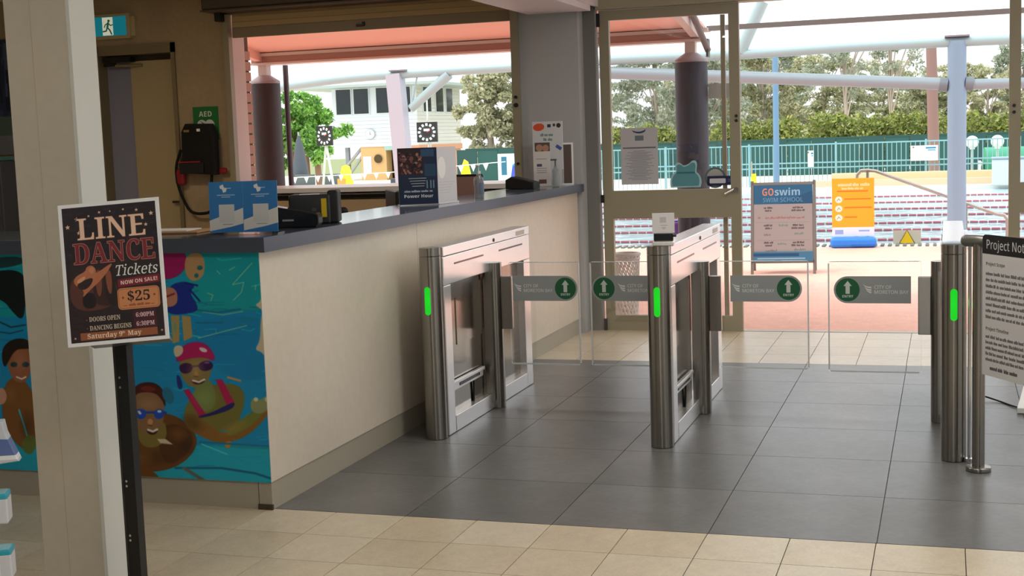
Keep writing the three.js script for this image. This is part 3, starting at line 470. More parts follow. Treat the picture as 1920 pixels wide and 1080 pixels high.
{ // goggle packs on pegs at the left edge
  const tx = canvas(256, 256, (g) => { g.fillStyle = '#c9c6cc'; g.fillRect(0, 0, 256, 256); g.fillStyle = '#2aa6c0'; g.fillRect(0, 0, 256, 46); g.fillStyle = '#d9dbe2'; g.fillRect(150, 46, 106, 210); g.fillStyle = '#1d2c4a'; g.beginPath(); g.ellipse(96, 130, 66, 46, 0, 0, 7); g.fill(); g.fillStyle = '#f1f1f4'; g.save(); g.translate(206, 220); g.rotate(-1.5708); scrawl(g, 0, 0, 120, 18); g.restore(); });
  for (const [y, d, x, lab] of [[.535, 3.0, -2.505, 'middle pack at the left edge, white and aqua goggle box'], [.385, 2.98, -2.49, 'lowest goggle pack with dark lens window at the left edge']]) {
    const t = thing('goggle_pack', lab, 'goggle pack', [x - .03, y, -d], .5, 'goggle packs at the left edge');
    const g = sheetUV(rbox(.15, .085, .07, .006), -.075, .075, -.0425, .0425); mesh('carton', g, printed(tx, .25), t); mesh('hang_tab', [lbox(.04, .03, .002, 0, .056, -.03)], M.acrylic, t);
  }
  const t = thing('swim_pack', 'silver and blue swim accessory pack, topmost at the left edge', 'swim pack', [-2.50, .715, -3.0], .5);
  const tx2 = canvas(200, 200, (g) => { g.fillStyle = '#c9ced8'; g.fillRect(0, 0, 200, 200); g.fillStyle = '#5a6fa8'; g.beginPath(); g.moveTo(60, 60); g.lineTo(200, 80); g.lineTo(200, 150); g.lineTo(90, 150); g.fill(); g.fillStyle = '#eef0f4'; g.fillRect(0, 150, 200, 20); });
  const g = slab([[-.09, -.06], [.08, -.045], [.05, .03], [.045, .06], [-.09, .06]], .05, .004); sheetUV(g, -.09, .085, -.06, .06); mesh('carton', g, printed(tx2, .2), t);
  const r = thing('display_rack', 'dark wire display rack just outside the left edge', 'rack', [-2.70, 0, -3.0]);
  mesh('upright', [rod(V(-.02, 0, 0), V(-.02, 1.0, 0), .012), rod(V(-.02, .01, -.2), V(-.02, .01, .2), .012), rod(V(-.2, .01, 0), V(.16, .01, 0), .012)], M.black, r);
  for (const [y, z, x] of [[.785, 0, .1], [.612, 0.0, .12], [.462, .02, .12]]) mesh('peg', [rod(V(-.02, y, 0), V(x, y, z), .004)], M.chrome, r);
}
// ---------------------------------------------------------------- things on the worktop
const TOP = 1.1352;
{
  const tx = canvas(592, 424, (g, w, h) => {
    for (const ox of [0, 296]) {
      g.fillStyle = '#2f7fc4'; g.fillRect(ox, 0, 296, 424); g.fillStyle = '#e4e2de'; g.beginPath(); g.moveTo(ox, 322); g.lineTo(ox + 296, 220); g.lineTo(ox + 296, 350); g.lineTo(ox, 424); g.fill(); g.fillStyle = '#2a78bd'; g.beginPath(); g.moveTo(ox, 410); g.lineTo(ox + 296, 358); g.lineTo(ox + 296, 424); g.lineTo(ox, 424); g.fill();
      g.fillStyle = '#d8dadb'; g.fillRect(ox + 84, 190, 134, 150); g.fillStyle = '#eef1f2';
      g.beginPath(); g.moveTo(ox + 96, 34); g.lineTo(ox + 126, 22); g.lineTo(ox + 134, 48); g.lineTo(ox + 160, 54); g.lineTo(ox + 150, 84); g.lineTo(ox + 126, 92); g.lineTo(ox + 116, 62); g.lineTo(ox + 98, 56); g.fill();
      g.globalAlpha = .7; g.fillRect(ox + 160, 52, 34, 7); g.fillRect(ox + 70, 108, 156, 7); g.fillRect(ox + 110, 124, 76, 7); g.globalAlpha = 1; g.fillStyle = '#9aa7b4'; g.fillRect(ox + 112, 352, 90, 7);
    }
    g.fillStyle = '#5a97cc'; g.fillRect(294, 0, 3, 424);
  });
  const t = thing('counter_sign', 'twin blue and white sign cards in a clear stand on the counter corner', 'sign', [-2.793, TOP, -5.008], .164);
  const g = sheetUV(new THREE.BoxGeometry(.296, .212, .004).translate(0, .116, 0), -.148, .148, .01, .222); g.rotateX(-.06); mesh('card_pair', g, printed(tx, .35), t);
  mesh('acrylic_foot', [lbox(.30, .004, .09, 0, .003, -.03)], M.acrylic, t);
}
{
  const t = thing('paper_tray', 'flat timber-brown clipboard with papers on the counter', 'clipboard', [-3.22, TOP, -5.2], .1);
  mesh('board', [rbox(.27, .008, .22, .003, 0, .004, 0)], std(0xb88a5c, .5), t); mesh('papers', [lbox(.2, .004, .15, -.03, .0105, 0)], M.paper, t);
}
{
  const t = thing('receipt_printer', 'black receipt printer with yellow label on the counter', 'printer', [-2.80, TOP, -5.66], .35);
  mesh('body', [rbox(.19, .135, .17, .012, 0, .069, 0)], std(0x2a2b2c, .4), t); mesh('side_door', [rbox(.05, .15, .16, .01, .105, .077, -.01)], M.black, t);
  mesh('yellow_label', [lbox(.024, .085, .002, .066, .075, .086)], std(0xd8b818, .5), t); mesh('paper_strip', [lbox(.09, .004, .03, 0, .138, .06)], M.paper, t); mesh('button', [lbox(.02, .03, .003, .02, .06, .086)], std(0x4a4c4e, .3), t);
}
{
  const t = thing('card_terminal', 'black sloping card payment terminal in front of the printer', 'card terminal', [-2.745, TOP, -5.40], .25);
  mesh('body', [slab([[-.10, 0], [.09, 0], [.10, .012], [.10, .045], [.09, .052], [-.10, .088]], .09, .005).translate(0, .006, 0)], M.blackGloss, t); mesh('brand_strip', [lbox(.05, .008, .002, -.03, .035, .046)], std(0x9a9a9a, .4), t); mesh('front_lip', [rbox(.03, .03, .085, .006, .092, .03, 0)], std(0x333537, .35), t);
}
{ // three-sided acrylic poster tower
  const tx = canvas(420, 640, (g, w, h) => {
    g.fillStyle = '#25344e'; g.fillRect(0, 0, w, h); g.fillStyle = '#3a2a30'; g.fillRect(0, 0, 270, 330);
    for (let k = 0; k < 90; k++) { g.fillStyle = ['#6a3a3e', '#4a2428', '#8a5650', '#2a1c20', '#b08a80'][k % 5]; g.beginPath(); g.ellipse(rr(10, 260), rr(60, 320), rr(8, 22), rr(8, 26), rr(0, 3), 0, 7); g.fill(); }
    g.fillStyle = '#3d5c7c'; g.fillRect(250, 20, 140, 90); g.fillStyle = '#31506e'; g.fillRect(285, 200, 120, 150); g.fillStyle = '#c9ced6'; g.textAlign = 'center'; g.font = '24px sans-serif';
    for (let k = 0; k < 4; k++) g.fillRect(110 + k * 12, 370 + k * 32, 190 - k * 20, 7); for (const x of [300, 340, 370]) { g.fillStyle = '#7d9ab0'; g.fillRect(x, 400, 14, 100); }
    g.fillStyle = '#c3d0da'; scrawl(g, 60, 545, 300, 20); g.font = 'bold 56px sans-serif'; g.fillStyle = '#e9edf0'; g.fillText('Power Hour', w / 2, 612, 390);
  });
  const tx2 = canvas(300, 430, (g, w, h) => { g.fillStyle = '#b9b6b8'; g.fillRect(0, 0, w, h); g.fillStyle = '#d6d2cc'; g.beginPath(); g.ellipse(70, 170, 60, 90, 0, 0, 7); g.fill(); g.fillStyle = '#a7a4a8'; for (let k = 0; k < 5; k++) g.fillRect(20, 290 + k * 22, 240 - k * 20, 5); });
  const t = thing('poster_tower', 'clear three-sided poster tower with dark poster on the counter', 'poster holder', [-2.83, TOP, -7.16]);
  const side = (ax, az, bx, bz, tex, name) => { const L = Math.hypot(bx - ax, bz - az), g = sheetUV(new THREE.BoxGeometry(L, .318, .003).translate(0, .165, 0), -L / 2, L / 2, .03, .324); const o = mesh(name, g, tex, t); o.position.set((ax + bx) / 2, 0, (az + bz) / 2); o.rotation.y = -Math.atan2(bz - az, bx - ax); return o; };
  const A = [-.125, .075], Bq = [.075, -.02], C = [.11, -.235];
  side(...A, ...Bq, printed(tx, .25), 'dark_poster'); side(...Bq, ...C, printed(tx2, .3), 'grey_poster'); side(...C, ...A, M.paper, 'rear_poster');
  mesh('acrylic_foot', [slab([A, Bq, C].map(([x, z]) => [x * 1.06, -z * 1.06]), .008).rotateX(-Math.PI / 2).translate(0, .005, 0)], std(0xc9c6c6, .2), t);
}
{
  const t = thing('sanitiser_bottle', 'small clear pump bottle of hand sanitiser on the counter', 'bottle', [-2.745, TOP, -7.86]);
  mesh('bottle', [lathe([[0, 0], [.028, 0], [.031, .006], [.031, .11], [.027, .125], [.014, .135], [.013, .15], [0, .15]], 24)], new THREE.MeshPhysicalMaterial({ color: 0xdfe6ea, transmission: .85, roughness: .1, thickness: 0 }), t);
  mesh('label_band', [new THREE.CylinderGeometry(.0315, .0315, .07, 24, 1, true, .4, 2.4).translate(0, .06, 0)], std(0x56627a, .5, { side: THREE.DoubleSide }), t); mesh('pump', [rod(V(0, .15, 0), V(0, .165, 0), .013), rod(V(0, .165, 0), V(0, .20, 0), .004), rbox(.014, .01, .05, .003, 0, .202, .012)], std(0xd9dadb, .3), t);
}
{
  const t = thing('payment_terminal', 'flat black payment terminal near the far end of the counter', 'card terminal', [-2.86, TOP, -9.12], -.1);
  mesh('body', [slab([[-.10, 0], [.105, 0], [.105, .035], [-.06, .075], [-.10, .055]], .12, .006).translate(0, .007, 0)], M.black, t); mesh('keypad', [rbox(.11, .006, .08, .002, .015, .064, 0).rotateZ(-.22)], M.blackGloss, t);
}
{ // brochure stand
  const tx = canvas(300, 620, (g, w, h) => { g.fillStyle = '#cfd1d3'; g.fillRect(0, 0, w, h); g.fillStyle = '#d8502c'; g.beginPath(); g.ellipse(66, 52, 56, 36, -.1, 0, 7); g.fill(); g.fillStyle = '#2b3950'; g.fillRect(150, 26, 36, 30); g.fillRect(205, 22, 24, 26); g.fillStyle = '#2e2e26'; g.beginPath(); g.arc(262, 40, 22, 0, 7); g.fill(); g.fillStyle = '#4d7a70'; scrawl(g, 80, 140, 130, 20); scrawl(g, 110, 185, 80, 20); g.fillStyle = '#3d5aa0'; g.save(); g.translate(258, 250); g.rotate(.6); g.fillRect(-30, -16, 60, 32); g.restore(); g.fillStyle = '#5a5048'; g.fillRect(20, 200, 150, 96); g.fillStyle = '#b58a70'; g.beginPath(); g.arc(66, 250, 34, 0, 7); g.arc(128, 254, 32, 0, 7); g.fill(); });
  const tx2 = canvas(200, 330, (g, w, h) => { g.fillStyle = '#d9d5d3'; g.fillRect(0, 0, w, h); g.fillStyle = '#4a4c6a'; g.fillRect(40, 120, 60, 26); g.fillStyle = '#8a8a92'; for (const y of [70, 160, 180, 200]) g.fillRect(36, y, 120, 6); g.fillStyle = '#6a4a48'; g.fillRect(60, 270, 90, 40); });
  const t = thing('brochure_stand', 'upright brochure stand with red oval print at the counter end', 'brochure stand', [-2.78, TOP, -9.5], .1);
  const g = sheetUV(rbox(.225, .47, .012, .004, 0, .236, -.03), -.1125, .1125, 0, .47); mesh('back_card', g, printed(tx, .4), t);
  const g2 = sheetUV(lbox(.125, .25, .01, -.04, .13, .01), -.1025, .0225, .005, .255); mesh('leaflet', g2, printed(tx2, .5), t);
  mesh('clear_pocket', [lbox(.225, .12, .003, 0, .062, .03), lbox(.003, .12, .06, -.112, .062, 0), lbox(.003, .12, .06, .112, .062, 0)], M.acrylic, t); mesh('foot', [lbox(.225, .006, .1, 0, .003, 0)], std(0xb9babb, .3), t);
  const h = thing('pump_bottle', 'small pump bottle standing before the brochure stand', 'bottle', [-2.665, TOP, -9.30]);
  mesh('bottle', [lathe([[0, 0], [.026, 0], [.028, .005], [.028, .12], [.012, .14], [.012, .15], [0, .15]], 20)], new THREE.MeshPhysicalMaterial({ color: 0xcfd4d4, transmission: .8, roughness: .15, thickness: 0 }), h); mesh('pump', [rod(V(0, .15, 0), V(0, .19, 0), .006), rbox(.045, .012, .014, .003, -.012, .195, 0)], std(0x5a5a58, .4), h);
  const f = thing('picture_frame', 'white edged picture frame standing behind the brochure stand', 'picture frame', [-2.665, TOP, -9.66], .35);
  mesh('frame', [lbox(.09, .31, .012, -.01, .156, 0)], M.white, f); mesh('picture', [lbox(.07, .285, .003, -.014, .156, .0075)], printed(canvas(64, 160, (c) => { c.fillStyle = '#15161c'; c.fillRect(0, 0, 64, 160); c.fillStyle = '#8a8a90'; c.fillRect(6, 10, 50, 10); c.fillStyle = '#5a4a40'; c.fillRect(0, 110, 64, 50); }), .3), f);
}
// ---------------------------------------------------------------- office behind the counter
{
  const t = thing('office_chair', 'dark office chair back showing above the counter', 'chair', [-3.95, 0, -7.95], .3);
  mesh('backrest', [rbox(.46, .5, .06, .05, 0, .83, -.18)], M.black, t); mesh('seat', [rbox(.48, .08, .46, .03, 0, .48, .02)], M.black, t); mesh('gas_column', [rod(V(0, .06, 0), V(0, .45, 0), .03)], M.black, t); for (let k = 0; k < 5; k++) mesh('base_arm', [rod(V(0, .09, 0), V(.28 * Math.sin(k * 1.2566), .05, .28 * Math.cos(k * 1.2566)), .02, .012), new THREE.SphereGeometry(.028, 10, 8).translate(.28 * Math.sin(k * 1.2566), .03, .28 * Math.cos(k * 1.2566))], M.black, t);
  const m = thing('desk_monitor', 'black monitor seen edge-on behind the poster tower', 'monitor', [-3.36, .75, -7.95], 2.1);
  mesh('screen', [rbox(.5, .3, .03, .006, 0, .29, 0)], M.black, m); mesh('neck', [rbox(.05, .2, .03, .005, 0, .11, -.02)], M.black, m); mesh('foot', [rbox(.22, .012, .18, .004, 0, .007, -.02)], M.black, m);
  const b = thing('desk_screen', 'brown-backed slim screen with black edge behind the pump bottle', 'screen', [-3.22, .75, -8.9], .0);
  mesh('panel', [rbox(.26, .36, .025, .004, 0, .31, 0)], std(0x8a6a60, .5), b); mesh('edge', [lbox(.27, .014, .03, 0, .497, 0), lbox(.012, .37, .03, .133, .31, 0)], M.black, b); mesh('foot', [rbox(.2, .012, .16, .004, 0, .007, 0), rbox(.05, .14, .02, .004, 0, .07, 0)], M.black, b);
}
{ // exit sign
  const tx = canvas(320, 160, (g) => { g.fillStyle = '#0f8a9c'; g.fillRect(0, 0, 320, 160); g.fillStyle = '#eef2d6'; g.fillRect(112, 4, 94, 152); g.fillStyle = '#17594f'; g.beginPath(); g.arc(170, 34, 11, 0, 7); g.fill(); g.strokeStyle = '#17594f'; g.lineCap = 'round'; g.lineJoin = 'round'; const s = (w, ...p) => { g.lineWidth = w; g.beginPath(); p.forEach(([x, y], i) => i ? g.lineTo(x, y) : g.moveTo(x, y)); g.stroke(); }; s(18, [164, 52], [156, 88]); s(9, [160, 54], [138, 66], [130, 86]); s(9, [168, 56], [184, 74], [202, 68]); s(12, [156, 90], [176, 112], [190, 146]); s(12, [154, 92], [144, 118], [118, 122]); });
  const t = thing('exit_sign', 'lit green running man exit sign above the staff door', 'exit sign', [-6.605, 2.42, -9.82]);
  mesh('housing', [rbox(.385, .205, .06, .006, 0, .104, 0), rbox(.05, .16, .05, .004, .205, .1, -.01)], std(0xb9ad86, .5), t);
  const g = sheetUV(lbox(.345, .155, .006, -.012, .106, .031), -.1845, .1605, .0285, .1835); mesh('lit_face', g, new THREE.MeshStandardMaterial({ map: tx, emissive: 0xffffff, emissiveMap: tx, emissiveIntensity: .32, roughness: .4 }), t);
  const l = new THREE.RectAreaLight(0xa8f0e8, .3, .34, .15); l.position.set(-6.617, 2.526, -9.775); l.lookAt(-6.617, 2.5, -5); scene.add(l);
}
{ // defibrillator sign and bag
  const tx = canvas(160, 200, (g) => { g.fillStyle = '#1f7a3a'; g.fillRect(0, 0, 160, 200); g.fillStyle = '#e9ece6'; g.font = 'bold 44px sans-serif'; g.textAlign = 'center'; g.fillText('AED', 80, 60); g.beginPath(); g.arc(54, 108, 30, 0, 7); g.arc(104, 108, 30, 0, 7); g.moveTo(26, 120); g.lineTo(80, 180); g.lineTo(132, 120); g.fill(); g.fillStyle = '#1f7a3a'; g.beginPath(); g.moveTo(40, 84); g.lineTo(84, 108); g.lineTo(72, 118); g.lineTo(96, 146); g.lineTo(58, 120); g.lineTo(68, 110); g.fill(); });
  const s = tag(mesh('defibrillator_sign', sheetUV(lbox(.232, .27, .006), -.116, .116, -.135, .135), printed(tx, .4), scene), 'green defibrillator wall sign above the black bag', 'sign'); s.position.set(-5.785, 1.70, -9.8465);
  const t = thing('defibrillator_bag', 'black bag with red clips and hanging strap on the wall', 'bag', [-5.84, 1.29, -9.848]);
  mesh('bag_body', [slab([[-.125, .02], [.135, .0], [.14, .3], [.11, .375], [-.085, .38], [-.115, .33]], .11, .02).translate(.03, .01, .09)], std(0x0c0c0d, .9), t); mesh('pocket', [rbox(.22, .09, .03, .01, -.01, .05, .16)], std(0x151516, .8), t);
  mesh('zip', [lbox(.2, .008, .004, -.02, .1, .176)], M.red, t); mesh('tag', [lbox(.05, .018, .004, -.04, .35, .157)], std(0x8a7a3a, .6), t); mesh('tag', [lbox(.03, .022, .004, .07, .355, .157)], M.paper, t);
  mesh('red_clip', [rbox(.09, .14, .06, .025, -.175, -.02, .06)], std(0x8e1420, .6), t); mesh('red_clip', [rbox(.07, .05, .04, .018, .215, .02, .05)], std(0x8e1420, .6), t);
  mesh('strap', [pipe([V(-.15, .2, .08), V(-.2, .06, .08), V(-.19, -.1, .08), V(-.13, -.25, .08), V(-.08, -.31, .08), V(.02, -.325, .08), V(.10, -.30, .08), V(.115, -.1, .08), V(.13, .02, .08)], .0125, 60, 8)], std(0x131314, .9), t);
  mesh('wall_hook', [rod(V(.12, .36, .012), V(.12, .37, .06), .008)], M.chrome, t);
}
{ // banner at the far left, seen past the pillar
  const tx = canvas(200, 300, (g) => { g.fillStyle = '#2c3a5c'; g.fillRect(0, 0, 200, 300); for (let k = 0; k < 120; k++) { g.fillStyle = ['#3a4a70', '#22304c', '#4a5c80', '#1c2840'][k % 4]; g.fillRect(rr(0, 200), rr(0, 200), rr(3, 12), rr(20, 70)); } g.fillStyle = '#5a7068'; g.fillRect(0, 200, 200, 50); g.fillStyle = '#7d828c'; g.fillRect(0, 250, 200, 50); });
  const t = thing('wall_banner', 'dark blue printed wall banner seen past the pillar', 'banner', [-7.78, 1.5, -9.83]);
  mesh('print', sheetUV(lbox(.7, .98, .01, 0, .49, 0), -.35, .35, 0, .98), printed(tx, .5), t);
  const c = thing('storage_cabinet', 'dark grey storage cabinet behind the left pillar', 'cabinet', [-7.8, 0, -9.55]);
  mesh('body', [rbox(.8, 1.45, .5, .01, 0, .725, 0)], std(0x474c55, .5), c); mesh('door', [lbox(.38, 1.38, .012, -.195, .73, .256)], std(0x4e535c, .45), c); mesh('door', [lbox(.38, 1.38, .012, .195, .73, .256)], std(0x4e535c, .45), c); mesh('top_highlight', [rbox(.3, .03, .2, .008, .2, 1.466, .1)], std(0x4a8a8a, .4), c);  // teal slab paints in a greenish highlight along the cabinet top
}
// ---------------------------------------------------------------- notices on the glazed door
{
  const tx = canvas(360, 560, (g, w, h) => { g.fillStyle = '#c6c9ca'; g.fillRect(0, 0, w, h); g.fillStyle = '#3c5a78'; g.beginPath(); g.moveTo(110, 18); g.quadraticCurveTo(180, 60, 250, 14); g.lineTo(236, 40); g.quadraticCurveTo(180, 70, 124, 38); g.fill(); g.fillStyle = '#8a979e'; g.fillRect(140, 76, 84, 50); g.fillStyle = '#7d868a'; g.fillRect(20, 190, 320, 14); for (let k = 0; k < 20; k++) g.fillRect(180 - (60 + (k * 53 % 90)), 226 + k * 15, 2 * (60 + (k * 53 % 90)), 4); });
  const p = tag(mesh('door_notice', sheetUV(lbox(.285, .425, .002), -.1425, .1425, -.2125, .2125), new THREE.MeshPhysicalMaterial({ map: tx, roughness: .9, transmission: .65, thickness: 0 }), scene), 'white typed notice taped to the upper door pane', 'notice'); p.position.set(-2.215, 1.325, -10.0415);
  const q = new THREE.Shape(); q.moveTo(-.115, .01); q.quadraticCurveTo(-.135, .09, -.075, .13); q.lineTo(-.08, .18); q.quadraticCurveTo(-.06, .215, -.02, .175); q.quadraticCurveTo(.02, .175, .045, .205); q.quadraticCurveTo(.09, .225, .085, .165); q.lineTo(.08, .125); q.quadraticCurveTo(.135, .08, .11, .01); q.closePath();
  const s = thing('teal_decal', 'teal rounded cut-out sticker low on the door pane', 'sticker', [-1.865, 1.072, -10.0415]);
  mesh('border', slab(q, .0016), new THREE.MeshPhysicalMaterial({ color: 0xb4d8dc, roughness: .9, transmission: .4, thickness: 0 }), s); const i2 = slab(q, .0016).scale(.87, .87, 1).translate(0, .012, .0012); mesh('fill', i2, new THREE.MeshPhysicalMaterial({ color: 0x6fb4be, roughness: .9, transmission: .4, thickness: 0 }), s); mesh('band', [lbox(.14, .012, .0012, 0, .12, .0028)], std(0x2f7480, .5), s);
  const r = thing('round_decal', 'round white sticker on the door pane beside the handle', 'sticker', [-1.645, 1.15, -10.0415]);
  mesh('disc', [rod(V(0, 0, -.0008), V(0, 0, .0008), .078, .078, 36)], std(0x59666e, .5), r); mesh('inner_disc', [rod(V(0, .002, .0008), V(0, .002, .0022), .062, .062, 36)], std(0xa9aca6, .5), r);
  const t2 = canvas(320, 110, (g) => { g.fillStyle = '#141c4a'; g.fillRect(0, 0, 320, 110); g.fillStyle = '#c9ccd2'; g.beginPath(); g.roundRect(28, 30, 186, 56, 10); g.fill(); g.fillStyle = '#5a68b0'; g.fillRect(240, 40, 56, 8); g.fillRect(240, 58, 40, 8); });
  const u = tag(mesh('door_label', sheetUV(rbox(.205, .07, .012, .003), -.1025, .1025, -.035, .035), printed(t2, .4), scene), 'dark blue and white strip sign stuck above the door handle', 'sign'); u.position.set(-1.60, 1.128, -10.033);
}
// ---------------------------------------------------------------- outdoors: paving, pool, verandah
struct('paving', [box(-22, 14, -.2, -.012, 10.06, 17.35)], std(0xffffff, .8, { map: speckle(256, [240, 184, 165], [[4, .02], [30, .02], [128, .03]], .45) }), 'salmon pink concrete paving by the pool');
struct('ground', [box(-80, 60, -.5, -.3, 34.6, 140), box(-80, -10, -.5, -.3, 8, 34.6)], std(0x7f8a5c, .95), 'grass ground beyond');
struct('far_concourse', [box(-60, 30, -.3, -.02, 34.6, 60), box(-60, -10, -.3, -.02, 17.35, 34.6)], std(0xe2dac8, .9), 'pale concourse beyond the pool');
{
  const rim = struct('pool_rim', [box(-10, 20, -.3, -.02, 17.35, 17.9), box(-10, 20, -.3, -.01, 34.3, 34.6)], std(0xe3e0d8, .7), 'white pool edge');
  const bars = []; for (let x = -8; x < 3; x += .09) bars.push(box(x, x + .04, -.02, .0, 17.45, 17.72)); const gr = mesh('drain_grate', bars, std(0x77766f, .7), rim); gr.userData.kind = 'stuff';
  struct('pool_wall', [box(-10, 20, -1.5, -1.4, 17.7, 34.5)], std(0x58b9c8, .7), 'blue pool floor');
  const wg = new THREE.PlaneGeometry(30, 16.5, 1, 1).rotateX(-Math.PI / 2).translate(5, -.1, -26.1); metreUV(wg);
  const bump = speckle(256, [128, 128, 128], [[8, .35], [20, .35], [60, .25]], .22); bump.colorSpace = THREE.NoColorSpace;
  const w = mesh('pool_water', wg, new THREE.MeshPhysicalMaterial({ color: 0xb4dbe2, roughness: .12, bumpMap: bump, bumpScale: .03, ior: 1.33 }), scene); w.userData.kind = 'stuff'; tag(w, 'bright rippled pool water reflecting the white sky', 'water');
}
{ // lane ropes
  const flo = []; for (let k = 0; k < 110; k++) flo.push(rod(V(-9.6 + k * .14, 0, 0), V(-9.6 + k * .14 + .12, 0, 0), .02, .02, 8));
  const names = ['nearest', 'second', 'third', 'fourth', 'fifth', 'sixth', 'seventh'];
  [19.3, 21.1, 22.6, 24.5, 26.4, 28.6, 31].forEach((d, i) => {
    const t = thing('lane_rope', `dark red lane rope across the pool, ${names[i]} from the paving`, 'lane rope', [0, -.085, -d], 0, 'pool lane ropes');
    if (i === 0) { mesh('floats', flo, std(0xb0606c, .5), t); mesh('cable', [rod(V(-9.8, 0, 0), V(6, 0, 0), .01, .01, 6)], M.white, t); }
    else for (const c of scene.getObjectByName('lane_rope').children) t.add(c.clone());
  });
}
{ // verandah on padded columns
  const sl = .15, yB = 2.42, roof = struct('verandah_roof', (() => {
    const g = lbox(4.62, .03, 2.35, 0, 0, 0); g.rotateX(-Math.atan(sl)); g.translate(-4.43, yB + .02 + sl * 1.1, -11.4); return [g]; })(), M.salmon, 'salmon verandah soffit outside the servery window');
  for (const x of [-6.66, -2.2]) mesh('rafter', [(() => { const g = lbox(.07, .13, 2.5); g.rotateX(-Math.atan(sl)); return g.translate(x, yB - .02 + sl * 1.1, -11.42); })()], x < -5 ? M.salmon : M.pinkPost, roof);
  struct('verandah_beam', [box(-6.75, -2.14, 2.325, 2.40, 12.44, 12.56)], M.salmonDark, 'pink-brown verandah edge beam');
  struct('verandah_gutter', [box(-6.78, -2.08, 2.40, 2.43, 12.40, 12.60), box(-6.75, -2.14, 2.315, 2.335, 12.40, 12.6)], M.pinkPost, 'pale verandah gutter lip');
  struct('outer_beam', [box(-2.1, 6, 2.405, 2.45, 12.48, 12.54)], std(0x8f8a88, .5), 'slim grey beam continuing right of the verandah');
  for (const [x, m, lab, cat] of [[-6.635, M.padPurple, 'verandah column with dark purple padding outside the servery window', 0], [-2.252, M.padBlue, 'verandah column with scuffed slate padding behind the glazed door', 1]]) {
    const c = thing('padded_column', lab, 'column', [x, -.012, -12.5], 0, 'padded verandah columns');
    mesh('padding', [rod(V(0, 0, 0), V(0, 2.14, 0), .15, .15, 40)], m, c); mesh('collar', [lathe([[.152, 2.14], [.152, 2.165], [.06, 2.225], [.055, 2.225]], 40)], std(0x9a8f94, .5), c); mesh('steel_post', [lbox(.095, .32, .095, 0, 2.26, 0)], M.pinkPost, c);
    if (cat) mesh('side_board', [lbox(.30, .135, .03, .30, 1.87, -.05)], std(0x9aa39c, .5), c); else mesh('downpipe', [rod(V(.135, 0, -.2), V(.135, 2.33, -.2), .028)], std(0x4a4448, .5), c);
  }
  const gut = thing('gutter_bracket', 'grey angled gutter bracket at the verandah end', 'bracket', [-2.06, 2.22, -12.3]);
  mesh('arm', [rod(V(0, 0, 0), V(-.1, .42, .5), .03, .03, 8)], std(0x77797c, .5), gut); mesh('plate', [lbox(.02, .16, .1, 0, .02, 0)], std(0x55585c, .5), gut);
}
{ // tubular shade structure beside the pool
  const t = thing('shade_arch', 'pale blue tubular shade arch along the poolside', 'shade structure', [-3, 0, -17]);
  const P = (x, y, z = 0) => V(x + 3, y, z);
  mesh('arch_tube', [pipe([P(-9.6, 2.2), P(-8.5, 2.32), P(-7.78, 2.37), P(-7.04, 2.39), P(-6.24, 2.40), P(-5.38, 2.405), P(-4.13, 2.43), P(-2.4, 2.42), P(-1.086, 2.44), P(.02, 2.44), P(.67, 2.435), P(3, 2.4)], .06, 90, 14)], M.shadeTube, t);
  for (const [u, v, p, q, r] of [[-5.2, 2.36, -.07, 1.955, .08], [.22, 1.935, 2.2, 1.91, .062]]) mesh('tie_tube', [rod(P(u, v), P(p, q), r, r * .9, 20)], std(0x93a3ac, .4), t); for (const [u, v] of [[-.09, -.0], [.2, .29]]) mesh('tube_collar', [rod(P(u, 1.95), P(v, 1.94), .08, .08, 20)], std(0x77828c, .5), t);
  mesh('column', [rod(P(.104, -.02), P(.104, 2.45), .108, .108, 24)], M.shadeBlue, t); mesh('column', [lbox(.2, 2.42, .2, 0, 1.19, 0).rotateZ(.055).translate(3 - 7.01 + .07, 0, 0)], std(0xb9bcc8, .5), t);
  mesh('brace', [rod(P(-6.86, 1.93), P(-6.3, 2.36), .058, .07, 16)], M.shadeTube, t); mesh('brace', [rod(P(-2.45, 2.44), P(-2.16, 3.05), .075, .075, 14)], M.shadeTube, t); mesh('brace', [rod(P(-6.84, 2.0), P(-6.75, 2.37), .012, .012, 8)], M.shadeTube, t);
  mesh('base_cover', [lathe([[.13, .0], [.14, .02], [.14, .18], [.115, .22]], 28).translate(3.104, 0, 0)], std(0xbfd3e6, .3), t);
  mesh('cap_plate', [lbox(.28, .02, .2, 3.104, 2.505, 0), lbox(.24, .02, .2, -4.0, 2.44, 0)], std(0x8a8690, .5), t);
  // white membrane stretched from the arch up over the pool
  const g = new THREE.PlaneGeometry(1, 1, 40, 10), p = g.attributes.position; for (let i = 0; i < p.count; i++) { const u = p.getX(i) + .5, v = p.getY(i) + .5, x = -9.4 + u * 13; const edge = 2.46 - .25 * Math.pow(Math.abs(u - .5) * 2, 6); p.setXYZ(i, x + 3, edge + v * 1.5 + .35 * Math.sin(u * Math.PI) * v, -v * 9); } g.computeVertexNormals();
  mesh('membrane', g, new THREE.MeshPhysicalMaterial({ color: 0xf6f4f4, roughness: .9, transmission: .55, thickness: 0, side: THREE.DoubleSide }), t);
  const q = thing('blue_post', 'slim sky blue steel post across the pool', 'post', [-4.13, -.02, -34.75]); mesh('shaft', [rod(V(0, 0, 0), V(0, 4.4, 0), .075, .075, 14)], std(0x6d8ba6, .4), q); mesh('foot', [lbox(.3, .03, .3, 0, .015, 0)], std(0x6d8ba6, .5), q);
}
